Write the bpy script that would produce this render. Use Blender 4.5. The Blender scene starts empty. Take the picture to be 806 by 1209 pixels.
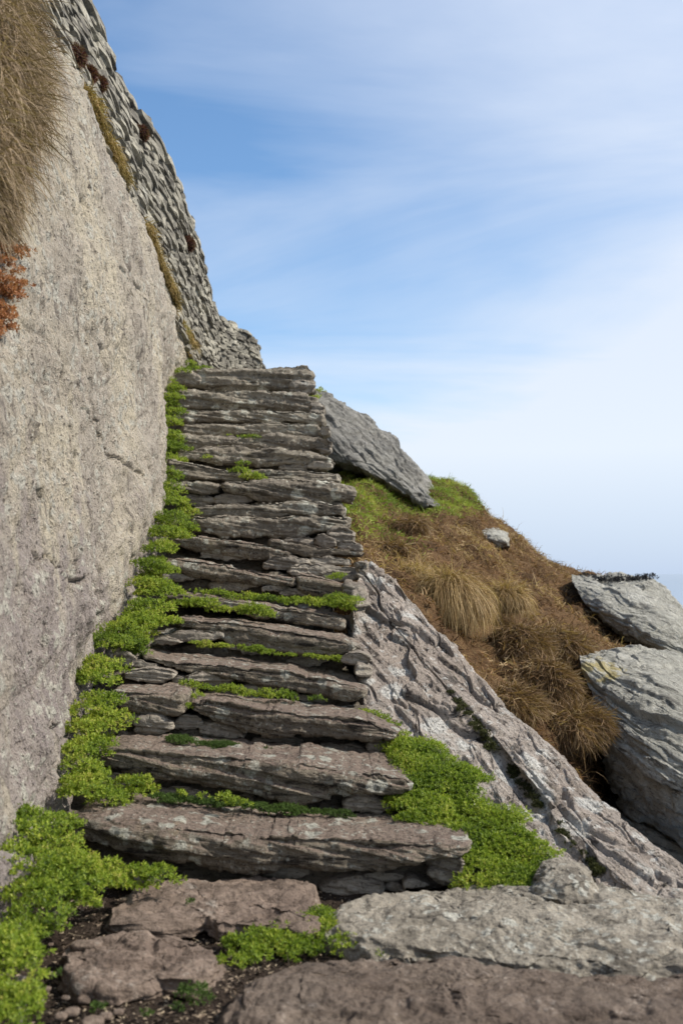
import bpy, math, random, time
import numpy as np
T0 = time.time()
C = bpy.context.scene.collection
R = np.random.RandomState(7)
random.seed(7)

# ------------------------------------------------------------------ camera
F = 1175.0; CX = 403.0; CY = 604.5; HZ = 676.0
cam = bpy.data.cameras.new('camera'); co = bpy.data.objects.new('camera', cam); C.objects.link(co)
cam.sensor_fit = 'VERTICAL'; cam.sensor_height = 36.0; cam.sensor_width = 24.0
cam.lens = F / 1209.0 * 36.0
PITCH = math.atan((HZ - CY) / F)
co.location = (0, 0, 0); co.rotation_euler = (math.pi / 2 + PITCH, 0, 0)
cam.clip_start = 0.05; cam.clip_end = 60000
cam.dof.use_dof = True; cam.dof.focus_distance = 4.9; cam.dof.aperture_fstop = 3.4
bpy.context.scene.camera = co

# ------------------------------------------------------------------ sky and sun
SUN_EL, SUN_AZ = 43.0, 96.0          # azimuth measured from +Y (view direction) towards +X (right)
w = bpy.data.worlds.new('World'); bpy.context.scene.world = w; w.use_nodes = True
nt = w.node_tree; nt.nodes.clear()
def wn(t, **k):
    n = nt.nodes.new(t)
    for a, b in k.items(): setattr(n, a, b)
    return n
sky = wn('ShaderNodeTexSky', sky_type='NISHITA', sun_disc=False, sun_elevation=math.radians(SUN_EL),
         sun_rotation=math.radians(SUN_AZ), altitude=60, air_density=1.0, dust_density=0.6, ozone_density=2.2)
tc = wn('ShaderNodeTexCoord'); sp = wn('ShaderNodeSeparateXYZ'); nt.links.new(tc.outputs['Generated'], sp.inputs[0])
def wm(op, a, b=None, c=None, clamp=False):
    n = wn('ShaderNodeMath', operation=op); n.use_clamp = clamp
    for i, v in enumerate((a, b, c)):
        if v is None: continue
        if isinstance(v, (int, float)): n.inputs[i].default_value = v
        else: nt.links.new(v, n.inputs[i])
    return n.outputs[0]
zz = wm('MAXIMUM', sp.outputs[2], 0.0)
den = wm('ADD', zz, 0.16)
cx_ = wm('DIVIDE', sp.outputs[0], den); cy_ = wm('DIVIDE', sp.outputs[1], den)
cb = wn('ShaderNodeCombineXYZ'); nt.links.new(cx_, cb.inputs[0]); nt.links.new(cy_, cb.inputs[1])
def wnoise(vec, scale, detail, rough, dist, sc, rot=0, off=(0, 0, 0)):
    mp = wn('ShaderNodeMapping'); nt.links.new(vec, mp.inputs[0]); mp.inputs['Scale'].default_value = sc
    mp.inputs['Rotation'].default_value = (0, 0, rot); mp.inputs['Location'].default_value = off
    n = wn('ShaderNodeTexNoise'); nt.links.new(mp.outputs[0], n.inputs['Vector'])
    n.inputs['Scale'].default_value = scale; n.inputs['Detail'].default_value = detail
    n.inputs['Roughness'].default_value = rough; n.inputs['Distortion'].default_value = dist
    return n.outputs[0]
veil = wnoise(cb.outputs[0], 0.55, 5, 0.5, 0.4, (1, 1, 1), 0.3, (2.3, 0.4, 0))
wisp = wnoise(cb.outputs[0], 0.8, 7, 0.58, 1.1, (0.7, 1.7, 1), 0.75, (5.1, 1.7, 0))
# thin veil: thicker low down and towards the sun side
low = wm('SUBTRACT', 1.0, wm('MULTIPLY', zz, 1.5), clamp=True)
low2 = wm('POWER', low, 1.6)
side = wm('MULTIPLY', sp.outputs[0], 1.8)
f1 = wm('ADD', wm('MULTIPLY', wm('SUBTRACT', veil, 0.5), 1.9), wm('ADD', wm('MULTIPLY', low2, 0.95), side))
f2 = wm('ADD', f1, wm('MULTIPLY', wm('SUBTRACT', wisp, 0.5), 1.35))
fac = wm('ADD', f2, 0.27, clamp=True); fac = wm('MULTIPLY', fac, 0.93)
cr = wn('ShaderNodeValToRGB'); nt.links.new(wm('MULTIPLY', zz, 1.0), cr.inputs[0])
cr.color_ramp.elements[0].position = 0.0; cr.color_ramp.elements[0].color = (3.9, 4.7, 6.1, 1)
cr.color_ramp.elements[1].position = 0.12; cr.color_ramp.elements[1].color = (5.8, 6.25, 6.9, 1)
e = cr.color_ramp.elements.new(0.6); e.color = (4.9, 5.6, 6.9, 1)
mx = wn('ShaderNodeMix', data_type='RGBA'); nt.links.new(fac, mx.inputs[0])
tint = wn('ShaderNodeMix', data_type='RGBA', blend_type='MULTIPLY'); tint.inputs[0].default_value = 1
nt.links.new(sky.outputs[0], tint.inputs[6]); tint.inputs[7].default_value = (1.05, 1.26, 1.36, 1)
nt.links.new(tint.outputs[2], mx.inputs[6]); nt.links.new(cr.outputs[0], mx.inputs[7])
bg = wn('ShaderNodeBackground'); bg.inputs[1].default_value = 0.120
nt.links.new(mx.outputs[2], bg.inputs[0])
wo = wn('ShaderNodeOutputWorld'); nt.links.new(bg.outputs[0], wo.inputs[0])

sl = bpy.data.lights.new('sun', 'SUN'); so = bpy.data.objects.new('sun', sl); C.objects.link(so)
sl.energy = 4.9; sl.angle = math.radians(0.9); sl.color = (1.0, 0.93, 0.83)
el, az = math.radians(SUN_EL), math.radians(SUN_AZ)
from mathutils import Vector, Matrix
sd = Vector((math.cos(el) * math.sin(az), math.cos(el) * math.cos(az), math.sin(el)))
so.rotation_euler = sd.to_track_quat('Z', 'Y').to_euler(); so.location = (6, -2, 8)
sc = bpy.context.scene
sc.view_settings.view_transform = 'Standard'; sc.view_settings.look = 'None'
sc.view_settings.exposure = 0.28; sc.view_settings.gamma = 1.0; sc.view_settings.use_curve_mapping = False
sc.render.engine = 'CYCLES'; sc.cycles.max_bounces = 5

# ------------------------------------------------------------------ helpers
def P(x, y, Y):
    """point seen at photo pixel x, y at distance Y along the view's ground direction"""
    a = (CY - y) / F; cp, s_ = math.cos(PITCH), math.sin(PITCH)
    # ray in camera space (x, a, -1) rotated up by pitch
    dy = cp - a * s_; dz = s_ + a * cp
    t = Y / dy
    return np.array([(x - CX) / F * t, Y, dz * t])
def proj(p):
    cp, s_ = math.cos(PITCH), math.sin(PITCH)
    d = p[..., 1] * cp + p[..., 2] * s_; u = -p[..., 1] * s_ + p[..., 2] * cp
    return CX + F * p[..., 0] / d, CY - F * u / d
def tagit(o, label=None, cat=None, group=None, kind=None):
    if label: o['label'] = label
    if cat: o['category'] = cat
    if group: o['group'] = group
    if kind: o['kind'] = kind
    return o
def empty(name, loc, label=None, cat=None, group=None):
    o = bpy.data.objects.new(name, None); C.objects.link(o); o.location = loc; o.empty_display_size = 0.1
    return tagit(o, label, cat, group)
def link(name, me, parent=None, origin=None):
    o = bpy.data.objects.new(name, me); C.objects.link(o)
    if parent is not None: o.parent = parent
    return o
def mesh(name, V, Q, mat, parent=None, smooth=True, attr=None):
    """V (N,3) world points, Q (M,3|4) faces; the origin is put at the low centre"""
    V = np.asarray(V, dtype=np.float64); Q = np.asarray(Q, dtype=np.int32)
    org = np.array([(V[:, 0].min() + V[:, 0].max()) / 2, (V[:, 1].min() + V[:, 1].max()) / 2, V[:, 2].min()])
    V = V - org
    me = bpy.data.meshes.new(name); k = Q.shape[1]
    me.vertices.add(len(V)); me.vertices.foreach_set('co', V.astype(np.float32).ravel())
    me.loops.add(Q.size); me.loops.foreach_set('vertex_index', Q.ravel())
    me.polygons.add(len(Q)); me.polygons.foreach_set('loop_start', np.arange(0, Q.size, k, dtype=np.int32))
    me.polygons.foreach_set('loop_total', np.full(len(Q), k, dtype=np.int32))
    me.polygons.foreach_set('use_smooth', np.full(len(Q), smooth))
    if attr is not None:
        a = me.attributes.new('tint', 'FLOAT', 'POINT'); a.data.foreach_set('value', np.asarray(attr, dtype=np.float32))
    me.materials.append(mat); me.update(); me.validate()
    o = link(name, me, parent)
    o.location = org - (np.array(parent.location) if parent is not None else 0)
    return o

def _h(ix, iy, iz, seed):
    h = (ix.astype(np.uint32) * np.uint32(73856093)) ^ (iy.astype(np.uint32) * np.uint32(19349663)) ^ (iz.astype(np.uint32) * np.uint32(83492791)) ^ np.uint32((seed * 2654435761) & 0xffffffff)
    h ^= h >> np.uint32(15); h *= np.uint32(2246822519); h ^= h >> np.uint32(13); h *= np.uint32(3266489917); h ^= h >> np.uint32(16)
    return h
def pn(p, seed=0):
    p = np.asarray(p, dtype=np.float32); i = np.floor(p); f = p - i; i = i.astype(np.int64)
    u = f * f * f * (f * (f * 6 - 15) + 10); out = 0
    r = 0
    for dx in (0, 1):
        wx = u[:, 0] if dx else 1 - u[:, 0]
        for dy in (0, 1):
            wy = u[:, 1] if dy else 1 - u[:, 1]
            for dz in (0, 1):
                wz = u[:, 2] if dz else 1 - u[:, 2]
                h = _h(i[:, 0] + dx, i[:, 1] + dy, i[:, 2] + dz, seed)
                g = ((h & np.uint32(1023)).astype(np.float32) / 511.5 - 1) * (f[:, 0] - dx) + \
                    (((h >> np.uint32(10)) & np.uint32(1023)).astype(np.float32) / 511.5 - 1) * (f[:, 1] - dy) + \
                    (((h >> np.uint32(20)) & np.uint32(1023)).astype(np.float32) / 511.5 - 1) * (f[:, 2] - dz)
                r = r + g * wx * wy * wz
    return r * 1.5
def fbm(p, oct=4, seed=0, gain=.5):
    r = 0; a = 1.0; q = np.asarray(p, dtype=np.float32)
    for k in range(oct):
        r = r + a * pn(q, seed + k); q = q * 2.03 + 13.7; a *= gain
    return r
def worley(p, seed=0):
    p = np.asarray(p, dtype=np.float32); i = np.floor(p).astype(np.int64); f = p - i
    f1 = np.full(len(p), 9., np.float32); f2 = f1.copy(); idv = np.zeros(len(p), np.float32)
    for dx in (-1, 0, 1):
        for dy in (-1, 0, 1):
            for dz in (-1, 0, 1):
                h = _h(i[:, 0] + dx, i[:, 1] + dy, i[:, 2] + dz, seed)
                ox = (h & np.uint32(1023)).astype(np.float32) / 1023; oy = ((h >> np.uint32(10)) & np.uint32(1023)).astype(np.float32) / 1023
                oz = ((h >> np.uint32(20)) & np.uint32(1023)).astype(np.float32) / 1023
                d = np.sqrt((dx + ox - f[:, 0]) ** 2 + (dy + oy - f[:, 1]) ** 2 + (dz + oz - f[:, 2]) ** 2)
                m = d < f1; f2 = np.where(m, f1, np.minimum(f2, d)); f1 = np.where(m, d, f1)
                idv = np.where(m, (h >> np.uint32(7)).astype(np.float32) % 1000 / 1000, idv)
    return f1, f2, idv
def hash1(k, seed):
    h = _h(k.astype(np.int64), k.astype(np.int64) * 7, k.astype(np.int64) * 3, seed)
    return (h & np.uint32(65535)).astype(np.float32) / 32767.5 - 1
def sstep(a, b, x):
    t = np.clip((x - a) / (b - a), 0, 1); return t * t * (3 - 2 * t)
def strata(p, n, thick, seed=0, warp=.5, wf=2.5, vf=2.0):
    """laminated rock: each bed stands out or back by its own amount, sharp ledges between; returns about -1..1"""
    n = np.array(n, float); n /= np.linalg.norm(n)
    s = p @ n / thick + warp * pn(p * wf, seed + 5) + .25 * pn(p * wf * 3.3, seed + 6)
    k = np.floor(s); f = s - k
    def v(kk):
        q = p * vf + kk[:, None] * np.array([17.3, 5.1, 9.7]); return .6 * hash1(kk, seed) + .9 * pn(q, seed + 9)
    w_ = sstep(0, .22, f); r = v(k - 1) * (1 - w_) + v(k) * w_
    return r - .5 * np.exp(-((f - .08) / .07) ** 2) * sstep(-.2, .5, hash1(k, seed + 3) + pn(p * vf * 1.7, seed + 4))
def crom(pts, m):
    """Catmull-Rom resample along axis 0 to m samples"""
    pts = np.asarray(pts, float); n = len(pts); t = np.linspace(0, n - 1, m); i = np.clip(np.floor(t).astype(int), 0, n - 2); f = (t - i)
    g = lambda j: pts[np.clip(j, 0, n - 1)]
    sh = (m,) + (1,) * (pts.ndim - 1); f = f.reshape(sh)
    p0, p1, p2, p3 = g(i - 1), g(i), g(i + 1), g(i + 2)
    a0 = np.where((i == 0).reshape(sh), 2 * p1 - p2, p0); a3 = np.where((i == n - 2).reshape(sh), 2 * p2 - p1, p3)
    return .5 * (2 * p1 + (p2 - a0) * f + (2 * a0 - 5 * p1 + 4 * p2 - a3) * f ** 2 + (3 * p1 - a0 - 3 * p2 + a3) * f ** 3)
def gnormals(G, wrap=False):
    du = np.gradient(G, axis=0)
    if wrap: dv = (np.roll(G, -1, 1) - np.roll(G, 1, 1)) / 2
    else: dv = np.gradient(G, axis=1)
    n = np.cross(du, dv); l = np.linalg.norm(n, axis=2, keepdims=True); return n / np.maximum(l, 1e-9)
def gquads(nu, nv, wrap=False):
    i = np.arange(nu - 1)[:, None]; j = np.arange(nv if wrap else nv - 1)[None, :]; j2 = (j + 1) % nv
    return np.stack([i * nv + j, i * nv + j2, (i + 1) * nv + j2, (i + 1) * nv + j], -1).reshape(-1, 4)

# ------------------------------------------------------------------ materials
class NT:
    def __init__(s, name):
        s.m = bpy.data.materials.new(name); s.m.use_nodes = True; s.t = s.m.node_tree; s.t.nodes.clear()
        s.out = s.n('ShaderNodeOutputMaterial'); s.b = s.n('ShaderNodeBsdfPrincipled'); s.l(s.b.outputs[0], s.out.inputs[0])
    def n(s, t, **k):
        x = s.t.nodes.new(t)
        for a, b in k.items(): setattr(x, a, b)
        return x
    def l(s, a, b): s.t.links.new(a, b)
    def math(s, op, a, b=None, clamp=False):
        n = s.n('ShaderNodeMath', operation=op); n.use_clamp = clamp
        for i, v in enumerate((a, b)):
            if v is None: continue
            if isinstance(v, (int, float)): n.inputs[i].default_value = v
            else: s.l(v, n.inputs[i])
        return n.outputs[0]
    def ramp(s, x, a, b, lo=0, hi=1):
        n = s.n('ShaderNodeMapRange'); n.interpolation_type = 'SMOOTHSTEP'; s.l(x, n.inputs[0])
        n.inputs[1].default_value = a; n.inputs[2].default_value = b; n.inputs[3].default_value = lo; n.inputs[4].default_value = hi
        return n.outputs[0]
    def noise(s, vec, scale, detail=4, rough=.55, dist=0.):
        n = s.n('ShaderNodeTexNoise'); s.l(vec, n.inputs['Vector']); n.inputs['Scale'].default_value = scale
        n.inputs['Detail'].default_value = detail; n.inputs['Roughness'].default_value = rough; n.inputs['Distortion'].default_value = dist
        return n.outputs[0]
    def voro(s, vec, scale, feat='F1', rnd=1.):
        n = s.n('ShaderNodeTexVoronoi', feature=feat); s.l(vec, n.inputs['Vector']); n.inputs['Scale'].default_value = scale
        n.inputs['Randomness'].default_value = rnd; return n
    def mix(s, f, a, b, bt='MIX'):
        n = s.n('ShaderNodeMix', data_type='RGBA', blend_type=bt)
        for i, v in ((0, f), (6, a), (7, b)):
            if isinstance(v, (int, float)): n.inputs[i].default_value = v
            elif isinstance(v, tuple): n.inputs[i].default_value = v + (1,) if len(v) == 3 else v
            else: s.l(v, n.inputs[i])
        return n.outputs[2]
def basis(d, n):
    d = np.array(d, float); d /= np.linalg.norm(d); n = np.array(n, float); n -= d * (n @ d); n /= np.linalg.norm(n)
    return d, np.cross(n, d), n
def rock_mat(name, A, B, Dk, along=(1, 0, 0), bed=(0, 0, 1), stretch=5., lich=(.62, .62, .57), lamt=.3, lscale=9,
             top=None, topamt=.8, bump=.5, spk=.5, rough=.85, yellow=0., scale=1., moss=0., purple=None, ypatch=None, bdist=.012, streak=.6, big=1.4):
    k = NT(name); g = k.n('ShaderNodeNewGeometry'); pos = g.outputs['Position']
    d, e_, n_ = basis(along, bed)
    def dot(v, s_):
        x = k.n('ShaderNodeVectorMath', operation='DOT_PRODUCT'); k.l(pos, x.inputs[0]); x.inputs[1].default_value = tuple(np.array(v) * s_); return x.outputs['Value']
    cbn = k.n('ShaderNodeCombineXYZ'); k.l(dot(d, 1.0), cbn.inputs[0]); k.l(dot(e_, stretch * .6), cbn.inputs[1]); k.l(dot(n_, stretch), cbn.inputs[2])
    an = cbn.outputs[0]
    big_ = k.noise(pos, big * scale, 3, .5); st = k.noise(an, 4 * scale, 8, .68, .6); st2 = k.noise(an, 17 * scale, 6, .7, .3)
    med = k.noise(pos, 11 * scale, 7, .65, .4); fine = k.noise(pos, 70 * scale, 5, .7); vfine = k.noise(pos, 230 * scale, 3, .6)
    col = k.mix(k.ramp(big_, .35, .65), A, B)
    col = k.mix(k.math('MULTIPLY', k.ramp(st, .545, .625), streak), col, Dk)
    col = k.mix(k.math('MULTIPLY', k.ramp(st2, .55, .63), .7 * streak), col, tuple(x * .42 for x in A))
    col = k.mix(k.math('MULTIPLY', k.ramp(med, .52, .60), .5), col, tuple(min(1, x * 1.4) for x in B))
    if purple:
        sz = k.n('ShaderNodeSeparateXYZ'); k.l(pos, sz.inputs[0])
        zf = k.math('ADD', k.math('MULTIPLY', sz.outputs[2], -.55), k.math('MULTIPLY', k.math('SUBTRACT', k.noise(an, 1.1, 5, .6), .5), 3.0))
        col = k.mix(k.math('MULTIPLY', k.ramp(zf, -.35, .35), .75), col, purple)
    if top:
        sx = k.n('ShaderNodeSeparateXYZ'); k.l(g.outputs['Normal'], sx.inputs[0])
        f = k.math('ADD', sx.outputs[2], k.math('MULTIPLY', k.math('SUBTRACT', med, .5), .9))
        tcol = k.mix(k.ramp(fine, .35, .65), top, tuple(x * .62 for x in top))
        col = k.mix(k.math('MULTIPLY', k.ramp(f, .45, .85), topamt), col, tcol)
    # lichen: round-edged pale crusts, clustered
    vv = k.n('ShaderNodeVectorMath', operation='ADD'); nz = k.n('ShaderNodeTexNoise'); k.l(pos, nz.inputs['Vector']); nz.inputs['Scale'].default_value = 22; nz.inputs['Detail'].default_value = 4
    sc_ = k.n('ShaderNodeVectorMath', operation='SCALE'); k.l(nz.outputs['Color'], sc_.inputs[0]); sc_.inputs['Scale'].default_value = .06
    k.l(pos, vv.inputs[0]); k.l(sc_.outputs[0], vv.inputs[1])
    vo = k.voro(vv.outputs[0], lscale * scale); cl = k.noise(pos, 3.1 * scale, 4, .6)
    lf = k.math('MULTIPLY', k.ramp(vo.outputs['Distance'], .42, .30), k.ramp(cl, .66 - .30 * lamt, .74 - .30 * lamt))
    vo2 = k.voro(vv.outputs[0], lscale * 3.7 * scale)
    lf2 = k.math('MULTIPLY', k.ramp(vo2.outputs['Distance'], .36, .26), k.ramp(med, .60 - .2 * lamt, .68 - .2 * lamt))
    lf = k.math('MAXIMUM', lf, k.math('MULTIPLY', lf2, .8))
    lc = k.mix(k.ramp(fine, .4, .62), lich, tuple(x * .66 for x in lich))
    col = k.mix(k.math('MULTIPLY', lf, min(1, .35 + lamt)), col, lc)
    if yellow:
        cy2 = k.noise(pos, 2.3 * scale, 5, .65); col = k.mix(k.math('MULTIPLY', k.ramp(cy2, .62, .70), yellow), col, (.42, .36, .13))
    if ypatch:
        dv = k.n('ShaderNodeVectorMath', operation='DISTANCE'); k.l(vv.outputs[0], dv.inputs[0]); dv.inputs[1].default_value = ypatch[0]
        yf = k.math('ADD', dv.outputs['Value'], k.math('MULTIPLY', k.math('SUBTRACT', med, .5), .5)); col = k.mix(k.math('MULTIPLY', k.ramp(yf, ypatch[1], ypatch[1] * .6), .7), col, (.46, .37, .13))
    if moss:
        cm = k.noise(an, 2.6 * scale, 6, .7); col = k.mix(k.math('MULTIPLY', k.ramp(cm, .58, .66), moss), col, (.045, .05, .018))
    col = k.mix(k.math('MULTIPLY', k.ramp(fine, .56, .63), spk), col, tuple(x * .45 for x in Dk))
    col = k.mix(k.math('MULTIPLY', k.ramp(vfine, .52, .62), .5 * spk), col, tuple(x * .5 for x in A))
    k.l(col, k.b.inputs['Base Color']); k.b.inputs['Roughness'].default_value = rough; k.b.inputs['Specular IOR Level'].default_value = .25
    hh = k.math('ADD', k.math('ADD', k.math('MULTIPLY', st, .9), k.math('MULTIPLY', st2, .55)), k.math('ADD', k.math('MULTIPLY', med, .5), k.math('ADD', k.math('MULTIPLY', fine, .55), k.math('MULTIPLY', vfine, .2))))
    hh = k.math('ADD', hh, k.math('MULTIPLY', lf, .05))
    bp = k.n('ShaderNodeBump'); bp.inputs['Strength'].default_value = bump; bp.inputs['Distance'].default_value = bdist * 2.4; k.l(hh, bp.inputs['Height']); k.l(bp.outputs[0], k.b.inputs['Normal'])
    return k.m
def tint_mat(name, cols, rough=.7, trans=.25, spec=.25, var=.5):
    k = NT(name); at = k.n('ShaderNodeAttribute', attribute_name='tint'); g = k.n('ShaderNodeNewGeometry')
    nz = k.noise(g.outputs['Position'], 5, 3, .6)
    x = k.math('ADD', at.outputs['Fac'], k.math('MULTIPLY', k.math('SUBTRACT', nz, .5), var), clamp=True)
    r = k.n('ShaderNodeValToRGB'); k.l(x, r.inputs[0]); el_ = r.color_ramp.elements
    el_[0].position = 0; el_[0].color = cols[0] + (1,); el_[1].position = 1; el_[1].color = cols[-1] + (1,)
    for i, c in enumerate(cols[1:-1]): q = el_.new((i + 1) / (len(cols) - 1)); q.color = c + (1,)
    k.l(r.outputs[0], k.b.inputs['Base Color']); k.b.inputs['Roughness'].default_value = rough; k.b.inputs['Specular IOR Level'].default_value = spec
    if trans:
        tr = k.n('ShaderNodeBsdfTranslucent'); ms = k.n('ShaderNodeMixShader'); ms.inputs[0].default_value = trans
        br = k.mix(1.0, r.outputs[0], (1.5, 1.6, .9), 'MULTIPLY'); k.l(br, tr.inputs[0]); k.l(k.b.outputs[0], ms.inputs[1]); k.l(tr.outputs[0], ms.inputs[2]); k.l(ms.outputs[0], k.out.inputs[0])
    return k.m

M = {}
M['face'] = rock_mat('rock_face_stone', (.63, .555, .42), (.44, .385, .32), (.12, .10, .09), along=(0, -.3, 1), bed=(.3, 1, 0), stretch=4.5,
                     lich=(.64, .61, .52), lamt=.68, lscale=15, bump=1., spk=.9, streak=.7, bdist=.018, purple=(.33, .28, .275))
M['slab'] = rock_mat('step_stone', (.20, .168, .128), (.31, .265, .20), (.030, .025, .021), along=(1, 0, -.10), bed=(.1, .05, 1), stretch=5.5,
                     lich=(.52, .51, .43), lamt=.62, lscale=15, top=(.30, .225, .18), topamt=.8, bump=1., spk=.7, yellow=.2, bdist=.014, streak=.95)
M['slab_far'] = rock_mat('upper_step_stone', (.20, .172, .134), (.31, .275, .215), (.035, .029, .024), along=(1, 0, -.03), bed=(.03, .05, 1), stretch=5,
                     lich=(.56, .55, .46), lamt=.6, lscale=9, top=(.30, .26, .21), topamt=.5, bump=.8, spk=.5, yellow=.18, bdist=.012, streak=.75)
M['lean'] = rock_mat('leaning_slab_stone', (.56, .50, .44), (.40, .335, .28), (.06, .048, .04), along=(.62, -1.5, -.68), bed=(-.3, -.35, 1), stretch=7,
                     lich=(.78, .76, .70), lamt=.75, lscale=6, bump=1., spk=.8, moss=.5, streak=.95, bdist=.018)
M['boulder'] = rock_mat('pale_boulder_stone', (.36, .35, .30), (.45, .435, .375), (.07, .066, .06), along=(1, -.3, -.42), bed=(.3, .3, 1), stretch=7,
                     lich=(.60, .59, .53), lamt=.5, lscale=5, yellow=.15, ypatch=(tuple(P(712, 792, 6.15)), .16), bump=.9, spk=.35, streak=.7, bdist=.02)
M['upslab'] = rock_mat('ridge_slab_stone', (.20, .195, .18), (.29, .28, .25), (.04, .038, .036), along=(1, 0, -.8), bed=(.8, 0, 1), stretch=7,
                     lich=(.42, .40, .37), lamt=.3, lscale=6, bump=.9, spk=.3, streak=.8, bdist=.02)
M['fg_brown'] = rock_mat('foreground_brown_stone', (.13, .098, .076), (.165, .130, .102), (.045, .034, .027), along=(1, .2, 0), bed=(0, 0, 1), stretch=2.5,
                     lich=(.50, .44, .38), lamt=.25, lscale=22, bump=1., spk=.5, streak=.45, bdist=.008, big=3)
M['fg_grey'] = rock_mat('foreground_grey_stone', (.22, .195, .155), (.29, .26, .21), (.045, .038, .032), along=(1, -.2, 0), bed=(0, 0, 1), stretch=2.5,
                     lich=(.46, .45, .39), lamt=.62, lscale=24, bump=.8, spk=.55, streak=.6, bdist=.010, yellow=.15, big=3)
M['flat'] = rock_mat('path_stone', (.155, .115, .09), (.21, .16, .125), (.04, .03, .024), along=(1, .3, 0), bed=(0, 0, 1), stretch=2.5,
                     lich=(.38, .34, .29), lamt=.3, lscale=18, bump=1., spk=.5, streak=.4, bdist=.008, big=4)
M['pebble'] = rock_mat('packing_stone_grey', (.25, .22, .18), (.34, .305, .25), (.06, .052, .044), along=(1, 0, -.1), bed=(0, .1, 1), stretch=6,
                     lich=(.42, .41, .36), lamt=.35, lscale=16, top=(.21, .17, .14), topamt=.5, bump=.8, spk=.5, bdist=.009)
M['rubble'] = rock_mat('stair_rubble', (.14, .12, .09), (.19, .165, .13), (.04, .035, .028), along=(1, 0, 0), bed=(0, 0, 1), stretch=4, bump=1., spk=.6, moss=.6)
M['wall'] = rock_mat('wall_stone', (.25, .24, .21), (.35, .335, .285), (.10, .092, .08), along=(0, 1, 0), bed=(0, 0, 1), stretch=4,
                     lich=(.55, .55, .50), lamt=.35, lscale=9, bump=.7, spk=.4, streak=.6, bdist=.012, big=5)
wm_ = M['wall']; t_ = wm_.node_tree; pb = [n for n in t_.nodes if n.type == 'BSDF_PRINCIPLED'][0]; src = pb.inputs['Base Color'].links[0].from_socket
gg = t_.nodes.new('ShaderNodeNewGeometry'); mp_ = t_.nodes.new('ShaderNodeMapping'); mp_.inputs['Scale'].default_value = (0.5, 5, 17); vv_ = t_.nodes.new('ShaderNodeTexVoronoi'); vv_.inputs['Scale'].default_value = 1
t_.links.new(gg.outputs['Position'], mp_.inputs[0]); t_.links.new(mp_.outputs[0], vv_.inputs['Vector']); rr_ = t_.nodes.new('ShaderNodeValToRGB'); t_.links.new(vv_.outputs['Color'], rr_.inputs[0])
rr_.color_ramp.elements[0].color = (.42, .40, .38, 1); rr_.color_ramp.elements[0].position = .15; rr_.color_ramp.elements[1].color = (1.15, 1.12, 1.05, 1); rr_.color_ramp.elements[1].position = .8
mm_ = t_.nodes.new('ShaderNodeMix'); mm_.data_type = 'RGBA'; mm_.blend_type = 'MULTIPLY'; mm_.inputs[0].default_value = 1; t_.links.new(src, mm_.inputs[6]); t_.links.new(rr_.outputs[0], mm_.inputs[7]); t_.links.new(mm_.outputs[2], pb.inputs['Base Color'])
M['wallcore'] = rock_mat('wall_rubble', (.06, .055, .05), (.085, .08, .07), (.03, .028, .025), bump=.8, spk=.4)
def soil_mat(name, a, b, c, s=1.):
    k = NT(name); g = k.n('ShaderNodeNewGeometry'); pos = g.outputs['Position']
    n1 = k.noise(pos, 6 * s, 6, .65); n2 = k.noise(pos, 45 * s, 6, .7); n3 = k.noise(pos, 150 * s, 4, .6)
    col = k.mix(k.ramp(n1, .38, .62), a, b); col = k.mix(k.ramp(n2, .55, .68), col, c); col = k.mix(k.math('MULTIPLY', k.ramp(n3, .5, .65), .5), col, tuple(x * .4 for x in a))
    k.l(col, k.b.inputs['Base Color']); k.b.inputs['Roughness'].default_value = .95; k.b.inputs['Specular IOR Level'].default_value = .1
    bp = k.n('ShaderNodeBump'); bp.inputs['Strength'].default_value = .8; bp.inputs['Distance'].default_value = .03
    k.l(k.math('ADD', n1, k.math('ADD', n2, k.math('MULTIPLY', n3, .5))), bp.inputs['Height']); k.l(bp.outputs[0], k.b.inputs['Normal'])
    return k.m
M['soil'] = soil_mat('dark_soil', (.035, .025, .019), (.055, .041, .032), (.085, .065, .052))
M['turf'] = soil_mat('brown_heath_turf', (.085, .050, .026), (.13, .078, .038), (.17, .12, .06), .6)
M['mosssoil'] = soil_mat('mossy_soil', (.03, .03, .015), (.05, .055, .02), (.07, .06, .035))
M['leaf'] = tint_mat('green_leaves', [(.025, .05, .009), (.10, .155, .017), (.185, .255, .028), (.30, .355, .045), (.40, .35, .10)], trans=.32, rough=.5, var=.8)
M['moss'] = tint_mat('dark_green_moss', [(.025, .045, .01), (.055, .095, .018), (.10, .16, .03)], trans=.2, rough=.7)
M['seam'] = tint_mat('seam_moss', [(.015, .015, .006), (.04, .045, .012), (.08, .085, .022)], trans=.1, rough=.8)
M['drygrass'] = tint_mat('dry_grass', [(.05, .028, .014), (.125, .074, .035), (.23, .145, .07), (.40, .30, .165)], trans=.25, rough=.6)
M['heath'] = tint_mat('brown_heath', [(.045, .022, .011), (.12, .062, .027), (.23, .13, .055), (.46, .35, .20)], trans=.15, rough=.8, var=.6)
M['hay'] = tint_mat('old_hay', [(.06, .04, .024), (.15, .105, .06), (.26, .19, .12), (.38, .30, .20)], trans=.2, rough=.7)
M['straw'] = tint_mat('straw_grass', [(.16, .10, .045), (.27, .18, .08), (.38, .27, .13), (.46, .36, .20)], trans=.3, rough=.6)
M['greengrass'] = tint_mat('slope_green_grass', [(.09, .13, .02), (.18, .25, .035), (.29, .34, .06), (.38, .34, .11)], trans=.3, rough=.6, var=.6)
M['litter'] = tint_mat('ground_crumbs', [(.03, .022, .016), (.09, .065, .045), (.20, .155, .115), (.32, .26, .18)], trans=0, rough=.9)
M['rust'] = tint_mat('rusty_dead_leaves', [(.16, .06, .028), (.30, .13, .06), (.42, .22, .12), (.50, .33, .22)], trans=.25, rough=.7)
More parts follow.
